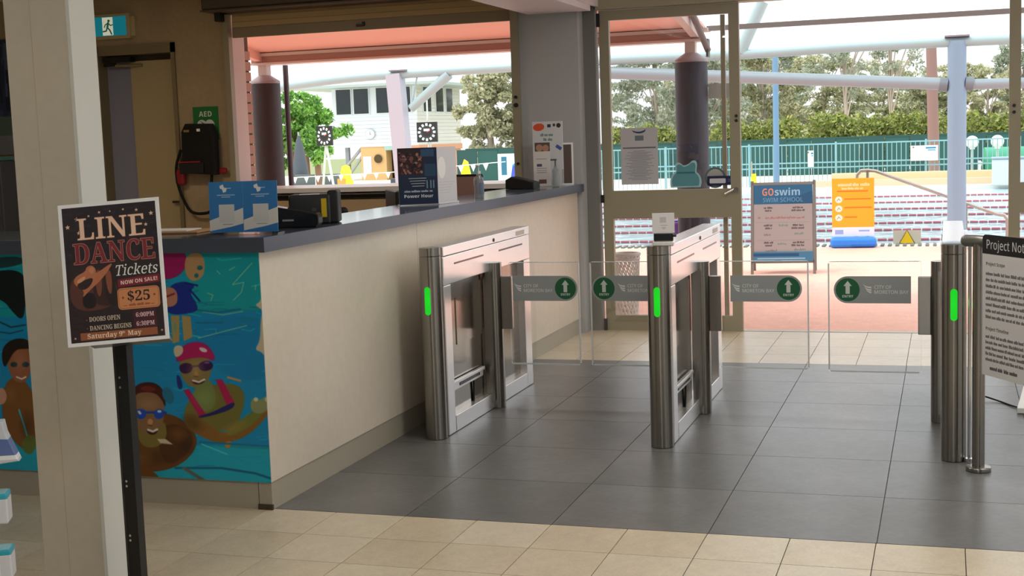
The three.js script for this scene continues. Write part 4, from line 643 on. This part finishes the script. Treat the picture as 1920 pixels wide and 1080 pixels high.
{ // A-frame sign, print colours greyed and darkened for the shade it stands in
  const tx = canvas(560, 760, (g, w, h) => {
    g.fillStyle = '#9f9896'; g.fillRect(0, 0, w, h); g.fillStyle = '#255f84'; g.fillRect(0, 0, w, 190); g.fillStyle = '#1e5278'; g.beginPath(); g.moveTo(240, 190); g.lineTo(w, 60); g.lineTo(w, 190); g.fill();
    g.font = 'bold 100px sans-serif'; g.fillStyle = '#cf8468'; g.fillText('GO', 76, 104, 118); g.fillStyle = '#8fb4cc'; g.fillText('swim', 196, 104, 270); g.fillStyle = '#6f98b6'; g.font = '58px sans-serif'; g.fillText('SWIM SCHOOL', 84, 168, 390);
    g.strokeStyle = '#8d807c'; g.lineWidth = 3; for (const y of [372, 552]) { g.beginPath(); g.moveTo(20, y); g.lineTo(w - 20, y); g.stroke(); }
    for (const y of [236, 412, 584]) { g.fillStyle = '#4a3c3e'; scrawl(g, 96, y, 84, 15); scrawl(g, 108, y + 28, 62, 15); scrawl(g, 372, y, 104, 15); scrawl(g, 360, y + 28, 120, 15); }
    const hand = (c, x, y, n) => { g.strokeStyle = c; g.lineWidth = 4; g.beginPath(); for (let k = 0; k <= n * 4; k++) { const px = x + k * 5.5, py = y - (k % 2 ? rr(8, 22) : rr(-2, 4)); k % 9 ? g.lineTo(px, py) : g.moveTo(px, py); } g.stroke(); };
    hand('#9a5a50', 40, 336, 1); hand('#9a5a50', 110, 336, 17); hand('#5f7d76', 238, 412, 4); hand('#6a6a6c', 96, 506, 3); hand('#5f7d76', 384, 496, 4); hand('#5f7d76', 226, 596, 4); hand('#6a6a6c', 110, 664, 5); hand('#6a6a6c', 110, 706, 7); hand('#5f7d76', 384, 656, 5); hand('#5f7d76', 392, 698, 4);
  });
  const t = thing('sandwich_board', 'sandwich board in shade-darkened grey with blue swim school header on the paving', 'sandwich board', [-1.64, -.012, -14.35], .07);
  const P = (x, y, z) => V(x, y, z); const lean = .19;
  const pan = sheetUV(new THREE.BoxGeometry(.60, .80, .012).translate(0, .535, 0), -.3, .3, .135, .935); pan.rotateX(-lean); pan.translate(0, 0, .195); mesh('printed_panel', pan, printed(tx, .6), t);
  const fr = [lbox(.03, .99, .022, -.318, .485, 0), lbox(.03, .99, .022, .318, .485, 0), lbox(.64, .03, .022, 0, .95, 0), lbox(.64, .03, .022, 0, .13, 0)].map((g) => g.rotateX(-lean).translate(0, 0, .19)); mesh('front_frame', fr, std(0x8d8a88, .4, { metalness: .5 }), t);
  const bk = [lbox(.03, .99, .022, -.318, .485, 0), lbox(.03, .99, .022, .318, .485, 0), lbox(.64, .03, .022, 0, .13, 0)].map((g) => g.rotateX(lean).translate(0, 0, -.19)); mesh('rear_frame', bk, std(0x6d6a68, .4, { metalness: .5 }), t);
  const bp = lbox(.6, .8, .01, 0, .535, 0).rotateX(lean).translate(0, 0, -.195); mesh('rear_panel', bp, std(0x8d8683, .6), t);
  const tr = sheetUV(lbox(.61, .10, .016, 0, .185, 0), -.305, .305, .135, .235).rotateX(-lean).translate(0, 0, .205); mesh('lower_strip', tr, printed(canvas(300, 50, (g) => { g.fillStyle = '#3f7899'; g.fillRect(0, 0, 300, 50); g.fillStyle = '#1f4f78'; g.fillRect(0, 8, 230, 16); g.fillStyle = '#8fb4cc'; g.fillRect(20, 32, 240, 7); }), .5), t);
}
{ // orange safety sign with blue base
  const tx = canvas(300, 460, (g, w, h) => { g.fillStyle = '#fbab28'; g.fillRect(0, 0, w, 388); g.fillStyle = '#e4ebf8'; g.fillRect(0, 388, w, 72); g.fillStyle = '#f4d8a8'; scrawl(g, 44, 62, 216, 20); scrawl(g, 70, 88, 150, 14); g.fillStyle = '#e0761c'; for (const [y, l] of [[104, 220], [166, 190], [234, 196], [310, 90]]) g.fillRect(y === 104 ? 36 : 88, y - 8, l, 11); for (const y of [168, 240, 312]) { g.fillStyle = '#efe9dc'; g.beginPath(); g.arc(48, y, 26, 0, 7); g.fill(); g.strokeStyle = '#9a8a6a'; g.lineWidth = 5; g.beginPath(); g.moveTo(36, y + 12); g.lineTo(48, y - 8); g.lineTo(60, y + 8); g.stroke(); } g.fillStyle = '#9db0d6'; g.fillRect(20, 408, 60, 36); g.fillRect(190, 410, 76, 14); });
  const t = thing('safety_sign', 'bright orange pool safety sign on a blue weighted base', 'sign', [-1.12, -.012, -17.3], .07);
  mesh('sign_panel', sheetUV(lbox(.51, .72, .02, 0, .50, 0), -.255, .255, .14, .86), printed(tx, .5), t);
  mesh('base', [rbox(.56, .13, .26, .05, 0, .066, 0)], std(0x2f86e8, .4), t); mesh('base_rib', [rbox(.3, .05, .27, .02, .12, .04, 0)], std(0x2470d0, .4), t);
}
{ // pool handrail
  const t = thing('pool_handrail', 'curved stainless handrail sloping down into the pool', 'handrail', [-.3, -.02, -17.6]);
  const chain = (pts, r) => pts.slice(1).flatMap((p, i) => [rod(pts[i], p, r, r, 12), new THREE.SphereGeometry(r, 12, 8).translate(p.x, p.y, p.z)]);
  mesh('rail', chain([V(-.80, 0, 0), V(-.80, .80, 0), V(-.785, .90, 0), V(-.74, .95, 0), V(-.66, .955, 0), V(-.56, .94, 0), V(.88, .375, 0), V(.96, .365, 0), V(.995, .32, 0), V(1.0, .24, 0), V(1.0, -.1, 0)], .021), std(0xb9b4ac, .25, { metalness: 1 }), t); mesh('post', [rod(V(-.66, 0, 0), V(-.66, .945, 0), .018)], M.steel, t); mesh('post', [rod(V(.52, -.1, 0), V(.52, .51, 0), .016)], M.steel, t);
}
{ const t = thing('warning_marker', 'yellow warning triangle plate standing on the pool edge', 'warning sign', [-.49, -.02, -17.85]);
  mesh('plate', [lbox(.34, .17, .02, 0, .086, 0)], std(0xc6c4b4, .5), t); mesh('triangle', [slab([[-.085, .01], [.085, .01], [0, .165]], .01, .002).translate(0, 0, .016)], std(0xe8c81c, .5), t); mesh('border', [slab([[-.1, .003], [.1, .003], [0, .178]], .004).translate(0, 0, .0115)], std(0x3a3a28, .5), t); }
{ // slotted laundry basket outside the door
  const t = thing('slotted_basket', 'white slotted plastic basket outside the glazed door', 'basket', [-2.50, -.012, -10.75]);
  const r0 = .085, r1 = .105, h = .56, rods = []; const N = 18;
  for (let i = 0; i < N; i++) for (const s of [-1, 1]) { const pts = []; for (let k = 0; k <= 10; k++) { const u = k / 10, a = i / N * 6.2832 + s * u * 1.9, r = r0 + (r1 - r0) * u; pts.push(V(r * Math.cos(a), .02 + u * (h - .06), r * Math.sin(a))); } rods.push(pipe(pts, .0065, 16, 5)); }
  const ls = mesh('lattice_side', rods, std(0xd9d9d4, .5), t); ls.userData.kind = 'stuff'; mesh('rim', [new THREE.TorusGeometry(r1, .014, 8, 40).rotateX(Math.PI / 2).translate(0, h - .03, 0), new THREE.TorusGeometry(r1 - .003, .012, 8, 40).rotateX(Math.PI / 2).translate(0, h - .065, 0)], std(0xc4c4c2, .5), t); mesh('bottom', [rod(V(0, 0, 0), V(0, .02, 0), r0, r0, 30)], std(0xd9d9d4, .5), t);
}
{ const t = thing('purple_tub', 'purple plastic tub beside the padded column', 'tub', [-2.58, -.012, -13.2]); mesh('body', [lathe([[0, 0], [.13, 0], [.16, .62], [.165, .62], [.15, .6], [.12, .02], [0, .02]], 28)], std(0x6a3f98, .5), t); mesh('rim', [new THREE.TorusGeometry(.163, .012, 8, 30).rotateX(Math.PI / 2).translate(0, .62, 0)], std(0x7a4fa8, .5), t); }
// ---------------------------------------------------------------- beyond the pool
{ // picket pool fence
  const a = V(-9.4, 0, -35.8), b = V(1.7, 0, -35.8), L = a.distanceTo(b), f = thing('pool_fence', 'pale aqua picket fence beyond the pool', 'fence', [a.x, -.02, a.z], -Math.atan2(b.z - a.z, b.x - a.x));
  const top = 1.07, rails = [top, .60, .47]; for (const y of rails) mesh('rail', [lbox(L, .035, .03, L / 2, y, 0)], M.fencePaint, f);
  const pg = new THREE.CylinderGeometry(.011, .011, top, 5).translate(0, top / 2, 0); for (let k = 0; k <= Math.floor(L / .115) && k < 150; k++) { const o = mesh('picket', pg, M.fencePaint, f); o.position.x = k * .115; }
  for (let k = 0; k <= 5; k++) { const o = mesh('post', [lbox(.05, top + .05, .05, 0, (top + .05) / 2, 0)], M.fencePaint, f); o.position.x = k * L / 5; }
}
{ const gr = thing('green_screen_fence', 'dark green sheet boundary fence behind the picket fence', 'fence', [-6, -.3, -44]);
  for (let k = 7; k < 40; k++) { const o = mesh('sheet_panel', lbox(.73, 1.42, .04), k % 2 ? M.fenceGreen : std(0x245450, .7), gr); o.position.set(-15 + k * .75, .71, (k % 2) * .03); } mesh('cap_rail', [lbox(24.8, .05, .08, 2.6, 1.43, 0)], M.fenceGreen, gr); }
for (const [x, y, d, w, h, lab, n] of [[-.56, .56, 35.765, .66, .38, 'white notice board with blue logo on the picket fence', 'fence_sign'], [-3.37, .47, 35.765, .15, .42, 'narrow white notice on the picket fence', 'fence_notice']]) {
  const t = thing(n, lab, 'sign', [x, y, -d], 0); mesh('panel', sheetUV(lbox(w, h, .02, 0, h / 2, .02), -w / 2, w / 2, 0, h), printed(canvas(160, 90, (g) => { g.fillStyle = '#f0f2f0'; g.fillRect(0, 0, 160, 90); g.fillStyle = '#2f7fa8'; g.fillRect(88, 10, 60, 10); g.fillStyle = '#56a0c0'; g.fillRect(100, 24, 46, 8); })), t); mesh('clip', [lbox(.04, .04, .06, -w * .4, h * .9, .02)], M.chrome, t); }
for (const [x, d, lab] of [[.59, 36.2, 'white globe lamp on a post beside the blue column'], [1.19, 36.2, 'white globe lamp on a post further right']]) {
  const t = thing('globe_lamp', lab, 'lamp', [x, -.02, -d], 0, 'white globe lamps by the fence'); mesh('globe', [new THREE.SphereGeometry(.16, 20, 14).translate(0, 1.0, 0)], M.white, t); mesh('post', [rod(V(0, 0, 0), V(0, .86, 0), .035)], std(0xb9c4c0, .5), t); mesh('neck', [rod(V(0, .82, 0), V(0, .88, 0), .07, .05)], M.white, t); }
{ const t = thing('pool_cover_roller', 'rolled green pool cover on the right', 'pool cover', [2.5, -.02, -37.2]); mesh('roll', [rod(V(-1.6, .42, .1), V(2.4, .42, -.3), .42, .42, 26)], std(0x3f9a78, .6), t); mesh('axle', [rod(V(-1.75, .42, .115), V(2.5, .42, -.31), .05)], M.chrome, t); mesh('stand', [lbox(.08, .5, .5, -1.72, .25, .1)], M.white, t);
  const s = thing('starting_block', 'grey white pool equipment box at the far right', 'box', [1.45, -.02, -33.9]); mesh('body', [rbox(.9, .62, .6, .03, 0, .31, 0)], std(0xc9c9cc, .5), s); mesh('lid', [rbox(.94, .05, .64, .02, 0, .64, 0)], std(0x8fa0ac, .5), s); }
{ const t = thing('spectator_steps', 'beige concrete spectator steps beyond the pool', 'steps', [-.4, -.02, -35.05]); for (let k = 0; k < 2; k++) mesh('step', [lbox(5.6 - k * .6, .16, .45, k * .1, .08 + k * .16, -.25 * k)], std(k ? 0xd9c49c : 0xcdbfa5, .85), t);
  const b = thing('yellow_bollard', 'small yellow bollard behind the sandwich board', 'bollard', [-4.55, -.02, -33.6]); mesh('post', [rod(V(0, 0, 0), V(0, .42, 0), .075, .06, 14)], M.yellow, b); mesh('pole', [rod(V(-.05, .4, 0), V(-.05, .72, 0), .02)], std(0xa89a88, .5), b); }
// ---------------------------------------------------------------- control tower
{
  const x0 = -23.6, x1 = -19.95, d0 = 50, t = thing('control_tower', 'two storey white weatherboard pool control building with low roof', 'building', [-21.8, -.02, -52.5]);
  const B = (a, b, y0, y1, e, f) => box(a + 21.8, b + 21.8, y0, y1, e - 52.5, f - 52.5), white = std(0xd6e0e8, .6), side = std(0xd2d5ce, .6);
  mesh('upper_wall', [B(x0, x1, 1.33, 3.75, d0 + .02, d0 + 5)], white, t);
  for (let k = 0; k < 8; k++) mesh('weatherboard', B(x0 - .02, x1, 1.335 + k * .148, 1.475 + k * .148, d0 - .005 + .0, d0 + .02), white, t);
  for (let k = 0; k < 16; k++) mesh('weatherboard', B(x1, x1 + .025, 1.335 + k * .148, 1.475 + k * .148, d0, d0 + 5), side, t);
  for (const [a, b, face] of [[-23.43, -22.72, 0], [-22.66, -21.95, 0], [-21.68, -20.95, 0], [-20.88, -20.15, 0], [d0 + .6, d0 + 1.5, 1], [d0 + 2.0, d0 + 2.9, 1], [d0 + 3.2, d0 + 4.0, 1]]) {
    const w = mesh('window', face ? B(x1 + .02, x1 + .06, 2.62, 3.68, a, b) : B(a, b, 2.62, 3.68, d0 - .03, d0 + .03), std(0xcfd9de, .4), t); mesh('pane', face ? B(x1 + .055, x1 + .07, 2.67, 3.63, a + .05, b - .05) : B(a + .04, b - .04, 2.66, 3.64, d0 - .04, d0 - .025), std(0x222c30, .06), w);
  }
  { const rf = new THREE.BufferGeometry(), e = [[-25.0, d0 - 1.2], [-18.75, d0 - 1.2], [-18.75, d0 + 6.4], [-25.0, d0 + 6.4]].map(([x, d]) => [x + 21.8, 3.78, -(d - 52.5)]), r = [[-23.0 + 21.8, 4.35, .0], [-20.6 + 21.8, 4.35, .0]], u = e.map(([x, y, z]) => [x, y - .1, z]);
    const q = [e[0], e[1], r[1], e[0], r[1], r[0], e[1], e[2], r[1], e[2], e[3], r[0], e[2], r[0], r[1], e[3], e[0], r[0], u[0], e[1], e[0], u[0], u[1], e[1], u[1], e[2], e[1], u[1], u[2], e[2], u[0], u[2], u[1], u[0], u[3], u[2]]; rf.setAttribute('position', new THREE.Float32BufferAttribute(q.flat(), 3)); rf.setAttribute('uv', new THREE.Float32BufferAttribute(new Array(q.length * 2).fill(0), 2)); rf.computeVertexNormals(); mesh('roof', rf, std(0xa3b3b0, .5, { side: THREE.DoubleSide }), t); }
  mesh('brick_pier', [B(-22.45, -21.35, 0, 1.33, d0 + .05, d0 + .6)], std(0xd6b07a, .8), t); mesh('brick_wall', [B(-20.3, -19.97, 0, 1.30, d0 + .05, d0 + 5)], std(0xc9a082, .8), t); mesh('recess_wall', [B(-22.45, -20.3, 0, 1.33, d0 + 4.6, d0 + 4.7), B(-22.45, -22.35, 0, 1.33, d0 + .6, d0 + 4.6)], std(0xc9a082, .8), t); mesh('soffit_trim', [B(-21.4, -20.2, 1.18, 1.33, d0 - .0, d0 + .5)], std(0x9fc4bc, .6), t); mesh('brick_lintel', [B(-20.3, -19.9, 1.12, 1.34, d0 - .02, d0 + 5.02)], std(0xd09a78, .8), t);
  for (const z of [0, 1]) mesh('stair_stringer', [rod(V(-1.9 + z * .5, 0, 2.4), V(-.6 + z * .25, 1.4, 2.2), .06, .06, 6)], std(0xa9aca8, .6), t); mesh('slim_post', [B(-23.2, -23.05, 0, 1.33, d0 + .2, d0 + .35)], std(0x8a9298, .6), t);
  mesh('notice', [B(-22.35, -22.0, .28, .95, d0 + .02, d0 + .05)], M.white, t); mesh('wall_emblem', [lathe([[0, 0], [.17, 0], [.17, .04], [0, .04]], 20).rotateX(Math.PI / 2).translate(-21.68 + 21.8, .85, 2.5)], std(0x4a3a18, .6), t);
  const c = thing('wall_clock', 'round white clock on the control building wall', 'clock', [-21.95, 1.62, -(d0 - .03)]); mesh('rim', [rod(V(0, .2, 0), V(0, .2, .06), .2, .2, 28)], std(0xb9c0c6, .5), c); mesh('face', [rod(V(0, .2, .06), V(0, .2, .07), .175, .175, 28)], M.white, c); mesh('hand', [lbox(.02, .13, .01, 0, .24, .078), lbox(.08, .016, .01, .03, .19, .078)], std(0x8a8f94, .5), c);
}
// pace clocks on stands
for (const [x, w, lab] of [[-11.72, .50, 'square black pace clock on a pole before the building corner'], [-14.39, .40, 'square black pace clock beside the green tree']]) {
  const tx = canvas(200, 200, (g) => { g.fillStyle = '#16181a'; g.fillRect(0, 0, 200, 200); g.fillStyle = '#f2f2ee'; for (let k = 0; k < 12; k++) { const a = k * Math.PI / 6; g.save(); g.translate(100 + 76 * Math.sin(a), 100 - 76 * Math.cos(a)); g.rotate(a); g.fillRect(-11, -13, 22, 26); g.restore(); } g.fillRect(70, 66, 60, 24); g.strokeStyle = '#c03038'; g.lineWidth = 9; g.beginPath(); g.moveTo(100, 100); g.lineTo(136, 84); g.stroke(); g.beginPath(); g.arc(100, 100, 52, 0, 7); g.strokeStyle = '#55585a'; g.lineWidth = 3; g.stroke(); });
  const t = thing('pace_clock', lab, 'clock', [x, -.3, -30], 0, 'pace clocks by the pool'); mesh('clock_face', sheetUV(lbox(w, .47, .08, 0, 1.99, 0), -w / 2, w / 2, 1.755, 2.225), printed(tx, .5), t);
  mesh('stand', w > .45 ? [rod(V(.0, 0, -.05), V(.0, 2.9, -.05), .02), rod(V(-.02, 0, -.05), V(.06, 1.8, -.05), .015)] : [rod(V(.0, 1.8, -.05), V(.38, 0, .2), .03), rod(V(0, 1.8, -.05), V(-.3, 0, -.2), .03)], std(0xc9cfc6, .5), t);
}
{ // bunting line, flag pole things, banner, tables
  const t = thing('flag_line', 'string of small white backstroke flags over the pool', 'bunting', [-13, .78, -30]); mesh('cord', [pipe([V(-4, -.12, 0), V(-1.5, -.06, 0), V(.6, 0, 0), V(1.6, .07, 0), V(3.2, .16, 0)], .011, 30, 6)], M.white, t);
  for (let k = 0; k < 22; k++) { const x = -3.8 + k * .31, y = x < .6 ? -.11 + (x + 3.8) * .026 : .0 + (x - .6) * .06; mesh('flag', slab([[-.07, 0], [.07, 0], [.0, -.16]], .006).translate(x, y, 0), k % 3 ? M.white : std(0xdfe6dc, .6), t); }
  const b = thing('printed_banner', 'white trailer-like banner board with blue and green print', 'banner', [-9.9, -.02, -32]);
  mesh('panel', sheetUV(lbox(1.5, .66, .04, 0, .79, 0), -.75, .75, .46, 1.12), printed(canvas(360, 160, (g) => { g.fillStyle = '#cdeeea'; g.fillRect(0, 0, 360, 160); g.fillStyle = '#2f6f8a'; g.fillRect(22, 18, 34, 110); g.fillStyle = '#4256c0'; g.beginPath(); g.moveTo(76, 160); g.lineTo(92, 70); g.lineTo(150, 40); g.lineTo(130, 160); g.fill(); g.fillStyle = '#2f8fc8'; g.beginPath(); g.moveTo(90, 70); g.quadraticCurveTo(150, 20, 260, 26); g.lineTo(260, 46); g.quadraticCurveTo(160, 40, 90, 80); g.fill(); g.fillStyle = '#3fd070'; g.beginPath(); g.moveTo(130, 160); g.lineTo(150, 70); g.lineTo(210, 60); g.lineTo(230, 160); g.lineTo(196, 160); g.lineTo(190, 110); g.lineTo(172, 110); g.lineTo(164, 160); g.fill(); })), b); mesh('leg', [lbox(.06, .46, .06, -.6, .23, 0)], M.white, b); mesh('leg', [lbox(.06, .46, .06, .6, .23, 0)], M.white, b);
  const y = thing('yellow_board', 'tall yellow rescue board leaning by the building', 'rescue board', [-11.15, -.02, -31]); mesh('board', [slab([[-.09, 0], [.12, 0], [.14, .5], [.05, .95], [-.02, 1.0], [-.1, .8]], .08, .02)], M.yellow, y); mesh('handle', [rbox(.06, .03, .05, .01, 0, .5, .05)], std(0xa88f10, .5), y);
  const u = thing('folded_umbrella', 'dark slate folded shade umbrella beside the tree trunks', 'umbrella', [-16.1, -.02, -32]); mesh('canopy', [lathe([[.03, 1.75], [.12, 1.45], [.2, .9], [.27, .35], [.1, .33]], 9)], std(0x4d565e, .8), u); mesh('pole', [rod(V(0, 0, 0), V(0, 1.85, 0), .025)], std(0x9a9a98, .4), u); mesh('base', [rod(V(0, 0, 0), V(0, .08, 0), .25)], std(0x55585a, .7), u);
  const v = thing('yellow_vest_post', 'yellow and orange equipment post near the bunting', 'equipment post', [-14.15, -.02, -30.6]); mesh('cover', [lathe([[.0, .98], [.1, .95], [.16, .7], [.2, .3], [.0, .3]], 14)], std(0xd8d63a, .7), v); mesh('orange_panel', [lbox(.2, .3, .1, -.05, .5, .15)], std(0xe0a050, .7), v); mesh('post', [rod(V(0, 0, 0), V(0, .35, 0), .04)], M.white, v);
  for (const [x, lab] of [[-15.0, 'dark poolside bench seat left of the yellow post'], [-15.75, 'dark poolside bench seat by the folded umbrella']]) { const s = thing('pool_bench', lab, 'bench', [x, -.02, -31.4], 0, 'poolside benches'); mesh('seat', [rbox(.62, .05, .3, .01, 0, .42, 0)], std(0x55605e, .7), s); mesh('backrest', [rbox(.56, .3, .04, .01, 0, .6, -.15)], std(0x5d6866, .7), s); mesh('leg', [lbox(.04, .42, .3, -.26, .21, 0)], M.white, s); mesh('leg', [lbox(.04, .42, .3, .26, .21, 0)], M.white, s); }
  const e = thing('esky_box', 'white cool box with dark lid near the bunting', 'cool box', [-12.75, -.02, -30.3]); mesh('body', [rbox(.4, .5, .3, .03, 0, .25, 0)], M.white, e); mesh('lid', [rbox(.15, .14, .12, .02, 0, .56, 0)], std(0x3a4448, .5), e);
}
// ---------------------------------------------------------------- trees
function leafGeo(blobs, size, cols, tries = 1) {
  const pos = [], col = [], nor = [], c = new THREE.Color(), n = new THREE.Vector3(), a = new THREE.Vector3(), b = new THREE.Vector3();
  for (const [cx, cy, cz, rx, ry, rz, N, hollow = .35] of blobs) for (let k = 0; k < N; k++) {
    let x, y, z, q; do { x = rr(-1, 1); y = rr(-1, 1); z = rr(-1, 1); q = x * x + y * y + z * z; } while (q > 1 || q < hollow * hollow);
    const s = size * rr(.6, 1.3); n.set(rr(-1, 1), rr(-.2, 1.2), rr(-1, 1)).normalize(); a.set(rr(-1, 1), rr(-1, 1), rr(-1, 1)).cross(n).normalize().multiplyScalar(s); b.copy(n).cross(a).multiplyScalar(.45);
    const X = cx + x * rx, Y = cy + y * ry, Z = cz + z * rz; c.set(cols[Math.floor(rnd() * cols.length)]);
    const P = [[X - a.x, Y - a.y, Z - a.z], [X + b.x, Y + b.y, Z + b.z], [X + a.x, Y + a.y, Z + a.z], [X - b.x, Y - b.y, Z - b.z]];
    for (const i of [0, 2, 1, 0, 3, 2]) { pos.push(...P[i]); nor.push(n.x, n.y, n.z); col.push(c.r, c.g, c.b); }
  }
  const g = new THREE.BufferGeometry(); g.setAttribute('position', new THREE.Float32BufferAttribute(pos, 3)); g.setAttribute('normal', new THREE.Float32BufferAttribute(nor, 3)); g.setAttribute('color', new THREE.Float32BufferAttribute(col, 3)); return g;
}
const clumps = (list, r, N) => list.flatMap(([cx, cy, w, h, n]) => Array.from({ length: n }, () => { const a = rr(0, 6.28), q = Math.sqrt(rnd()); return [cx + w * q * Math.cos(a), cy + h * q * Math.sin(a), rr(-.7, .7), r * rr(.7, 1.3), r * rr(.5, .9), r, N, 0]; }));
const leafMat = new THREE.MeshPhysicalMaterial({ vertexColors: true, roughness: .9, transmission: .35, thickness: 0, side: THREE.DoubleSide });
const barkGrey = std(0xb3a79a, .9), barkBrown = std(0x8a6a58, .9);
function tree(name, label, x, d, { trunk = 3, r = .15, blobs, size = .16, cols, bark = barkGrey, branches = [] }) {
  const t = thing(name, label, 'tree', [x, -.3, -d]);
  mesh('trunk', [pipe([V(0, 0, 0), V(r * .5, trunk * .35, 0), V(-r * .4, trunk * .7, 0), V(0, trunk, 0)], r, 14, 8)], bark, t);
  for (const [x1, y1, x2, y2, br] of branches) mesh('branch', [pipe([V(x1, y1, 0), V((x1 * .6 + x2 * .4), (y1 + y2) * .5, .1), V(x2, y2, .1)], br, 10, 6)], bark, t);
  mesh('foliage', leafGeo(blobs, size, cols), leafMat, t).userData.kind = 'stuff'; return t;
}
const lime = ['#78b040', '#90c654', '#5e9632', '#a9d86c', '#4a7c28'], olive = ['#b6b792', '#c8c6a4', '#9fa37e', '#d3d0b4', '#8d946c'], grey = ['#a2ad98', '#b6bcaa', '#86947c', '#c8cabc', '#96a28a'], hedgeC = ['#8c9c42', '#a2ab52', '#6f8434', '#b4b866', '#5a7028', '#8a8a48'];  // olive and grey leaf tones lightened to paint in distance haze
tree('leafy_tree', 'bright green leafy tree left of the control building', -18.3, 36, { trunk: 2.6, r: .16, bark: barkBrown, size: .09, cols: lime, blobs: clumps([[0, 2.6, 1.2, .75, 34], [-.9, 2.1, .8, .6, 18], [.75, 2.1, .8, .65, 20], [-1.6, 1.7, .6, .5, 12], [.1, 1.5, 1.2, .3, 12]], .24, 120), branches: [[0, 1.2, -.5, 2.2, .07], [0, 1.2, .6, 2.3, .07], [-.5, 0, -.35, 1.8, .09], [.5, 0, .45, 1.6, .09], [.85, 0, .8, 1.5, .1]] });
tree('paperbark_tree', 'pale olive tree right of the control building', -15.6, 46, { trunk: 4, r: .12, size: .1, cols: olive, blobs: clumps([[0, 2.6, 1.1, 1.5, 50], [1.4, 2.1, 1.0, 1.4, 44], [2.2, 2.6, .8, 1.5, 40], [.8, 3.7, 1.1, .7, 26]], .3, 120), branches: [[0, .8, 1.2, 2.4, .06]] });
const gum = (label, x, d, h, w, cols, dense = 1, bark = barkGrey) => {
  const bl = [], br = [], open = dense < 1, n = open ? 30 : 85;
  for (let k = 0; k < n; k++) { const u = (k + .5) / n, by = h * (open ? .5 + .5 * u : .22 + .74 * u) + rr(-.2, .2), bx = w * rr(-1, 1) * (open ? .95 : 1.05 - .4 * u * u); bl.push([bx, by, rr(-.8, .8), w * rr(.12, .26), h * rr(.02, .055), w * .22, open ? 70 : 120, 0]); if (k % (open ? 3 : 7) === 0) br.push([0, by * rr(.45, .7), bx, by, open ? .03 : .022]); }
  return tree('gum_tree', label, x, d, { trunk: h * .85, r: .012 * h, size: .095, cols, bark, blobs: bl, branches: br });
};
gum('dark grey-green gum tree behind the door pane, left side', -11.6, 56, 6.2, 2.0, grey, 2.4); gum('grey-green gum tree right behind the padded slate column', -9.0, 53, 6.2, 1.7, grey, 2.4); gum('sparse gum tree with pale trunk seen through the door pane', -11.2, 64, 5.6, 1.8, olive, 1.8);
gum('haze-toned olive gum tree at the left of the open doorway', -7.3, 57, 5.2, 1.5, olive, 2.2); gum('wide haze-toned gum tree left of the forked trunk', -5.6, 66, 5.4, 1.9, olive, 2.4); gum('grey gum tree behind the slim blue post', -8.8, 70, 6.2, 2.0, grey, 2);
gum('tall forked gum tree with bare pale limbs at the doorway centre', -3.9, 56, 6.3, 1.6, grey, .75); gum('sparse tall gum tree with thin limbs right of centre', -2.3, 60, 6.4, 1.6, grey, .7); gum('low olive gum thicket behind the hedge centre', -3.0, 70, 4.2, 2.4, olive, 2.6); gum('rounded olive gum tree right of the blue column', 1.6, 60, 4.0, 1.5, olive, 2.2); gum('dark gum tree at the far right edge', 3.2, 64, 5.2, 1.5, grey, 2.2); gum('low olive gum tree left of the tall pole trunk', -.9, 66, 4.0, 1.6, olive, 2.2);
gum('distant pale gum tree left in the doorway', -9.0, 80, 6.2, 2.6, olive, 2); gum('distant pale gum tree behind the slim blue post, far back', -4.2, 90, 6.0, 2.6, olive, 2); gum('distant pale gum tree behind the forked tree, far back', .4, 80, 5.2, 2.4, olive, 2); gum('distant grey gum tree seen through the door pane, far back', -16.5, 80, 7.2, 2.6, grey, 2); gum('distant haze-toned gum tree through the door pane beside the column, far back', -12.9, 90, 7.0, 2.6, grey, 2);
{ const t = thing('pole_trunk', 'tall straight red-brown pole trunk left of the blue column', 'tree trunk', [-.35, -.3, -40]); mesh('trunk', [rod(V(0, 0, 0), V(-.1, 4.3, 0), .165, .14, 12)], std(0x8d6f68, .9), t); }
for (const [x0, x1, d, h, lab] of [[-11.6, -8.2, 46, 2.15, 'yellow-green hedge seen through the door pane'], [-8.2, -4.6, 48, 2.2, 'yellow-green hedge left of the forked gum tree'], [-4.6, .2, 46, 2.3, 'yellow-green hedge at the doorway centre'], [.2, 5, 48, 2.2, 'yellow-green hedge right of the blue column']]) {
  const t = thing('hedge', lab, 'hedge', [(x0 + x1) / 2, -.3, -d]); const bl = []; for (let x = x0 + .6; x < x1 - .3; x += .6) bl.push([x - (x0 + x1) / 2, h * .55 + rr(-.1, .12), rr(-.2, .2), rr(.5, .58), h * .42, .7, 1500, .3]);
  mesh('foliage', leafGeo(bl, .085, hedgeC), leafMat, t).userData.kind = 'stuff'; mesh('stems', bl.map((b) => rod(V(b[0], 0, 0), V(b[0] + .1, h * .5, 0), .04, .03, 6)), barkBrown, t);
}
renderer.render(scene, camera);
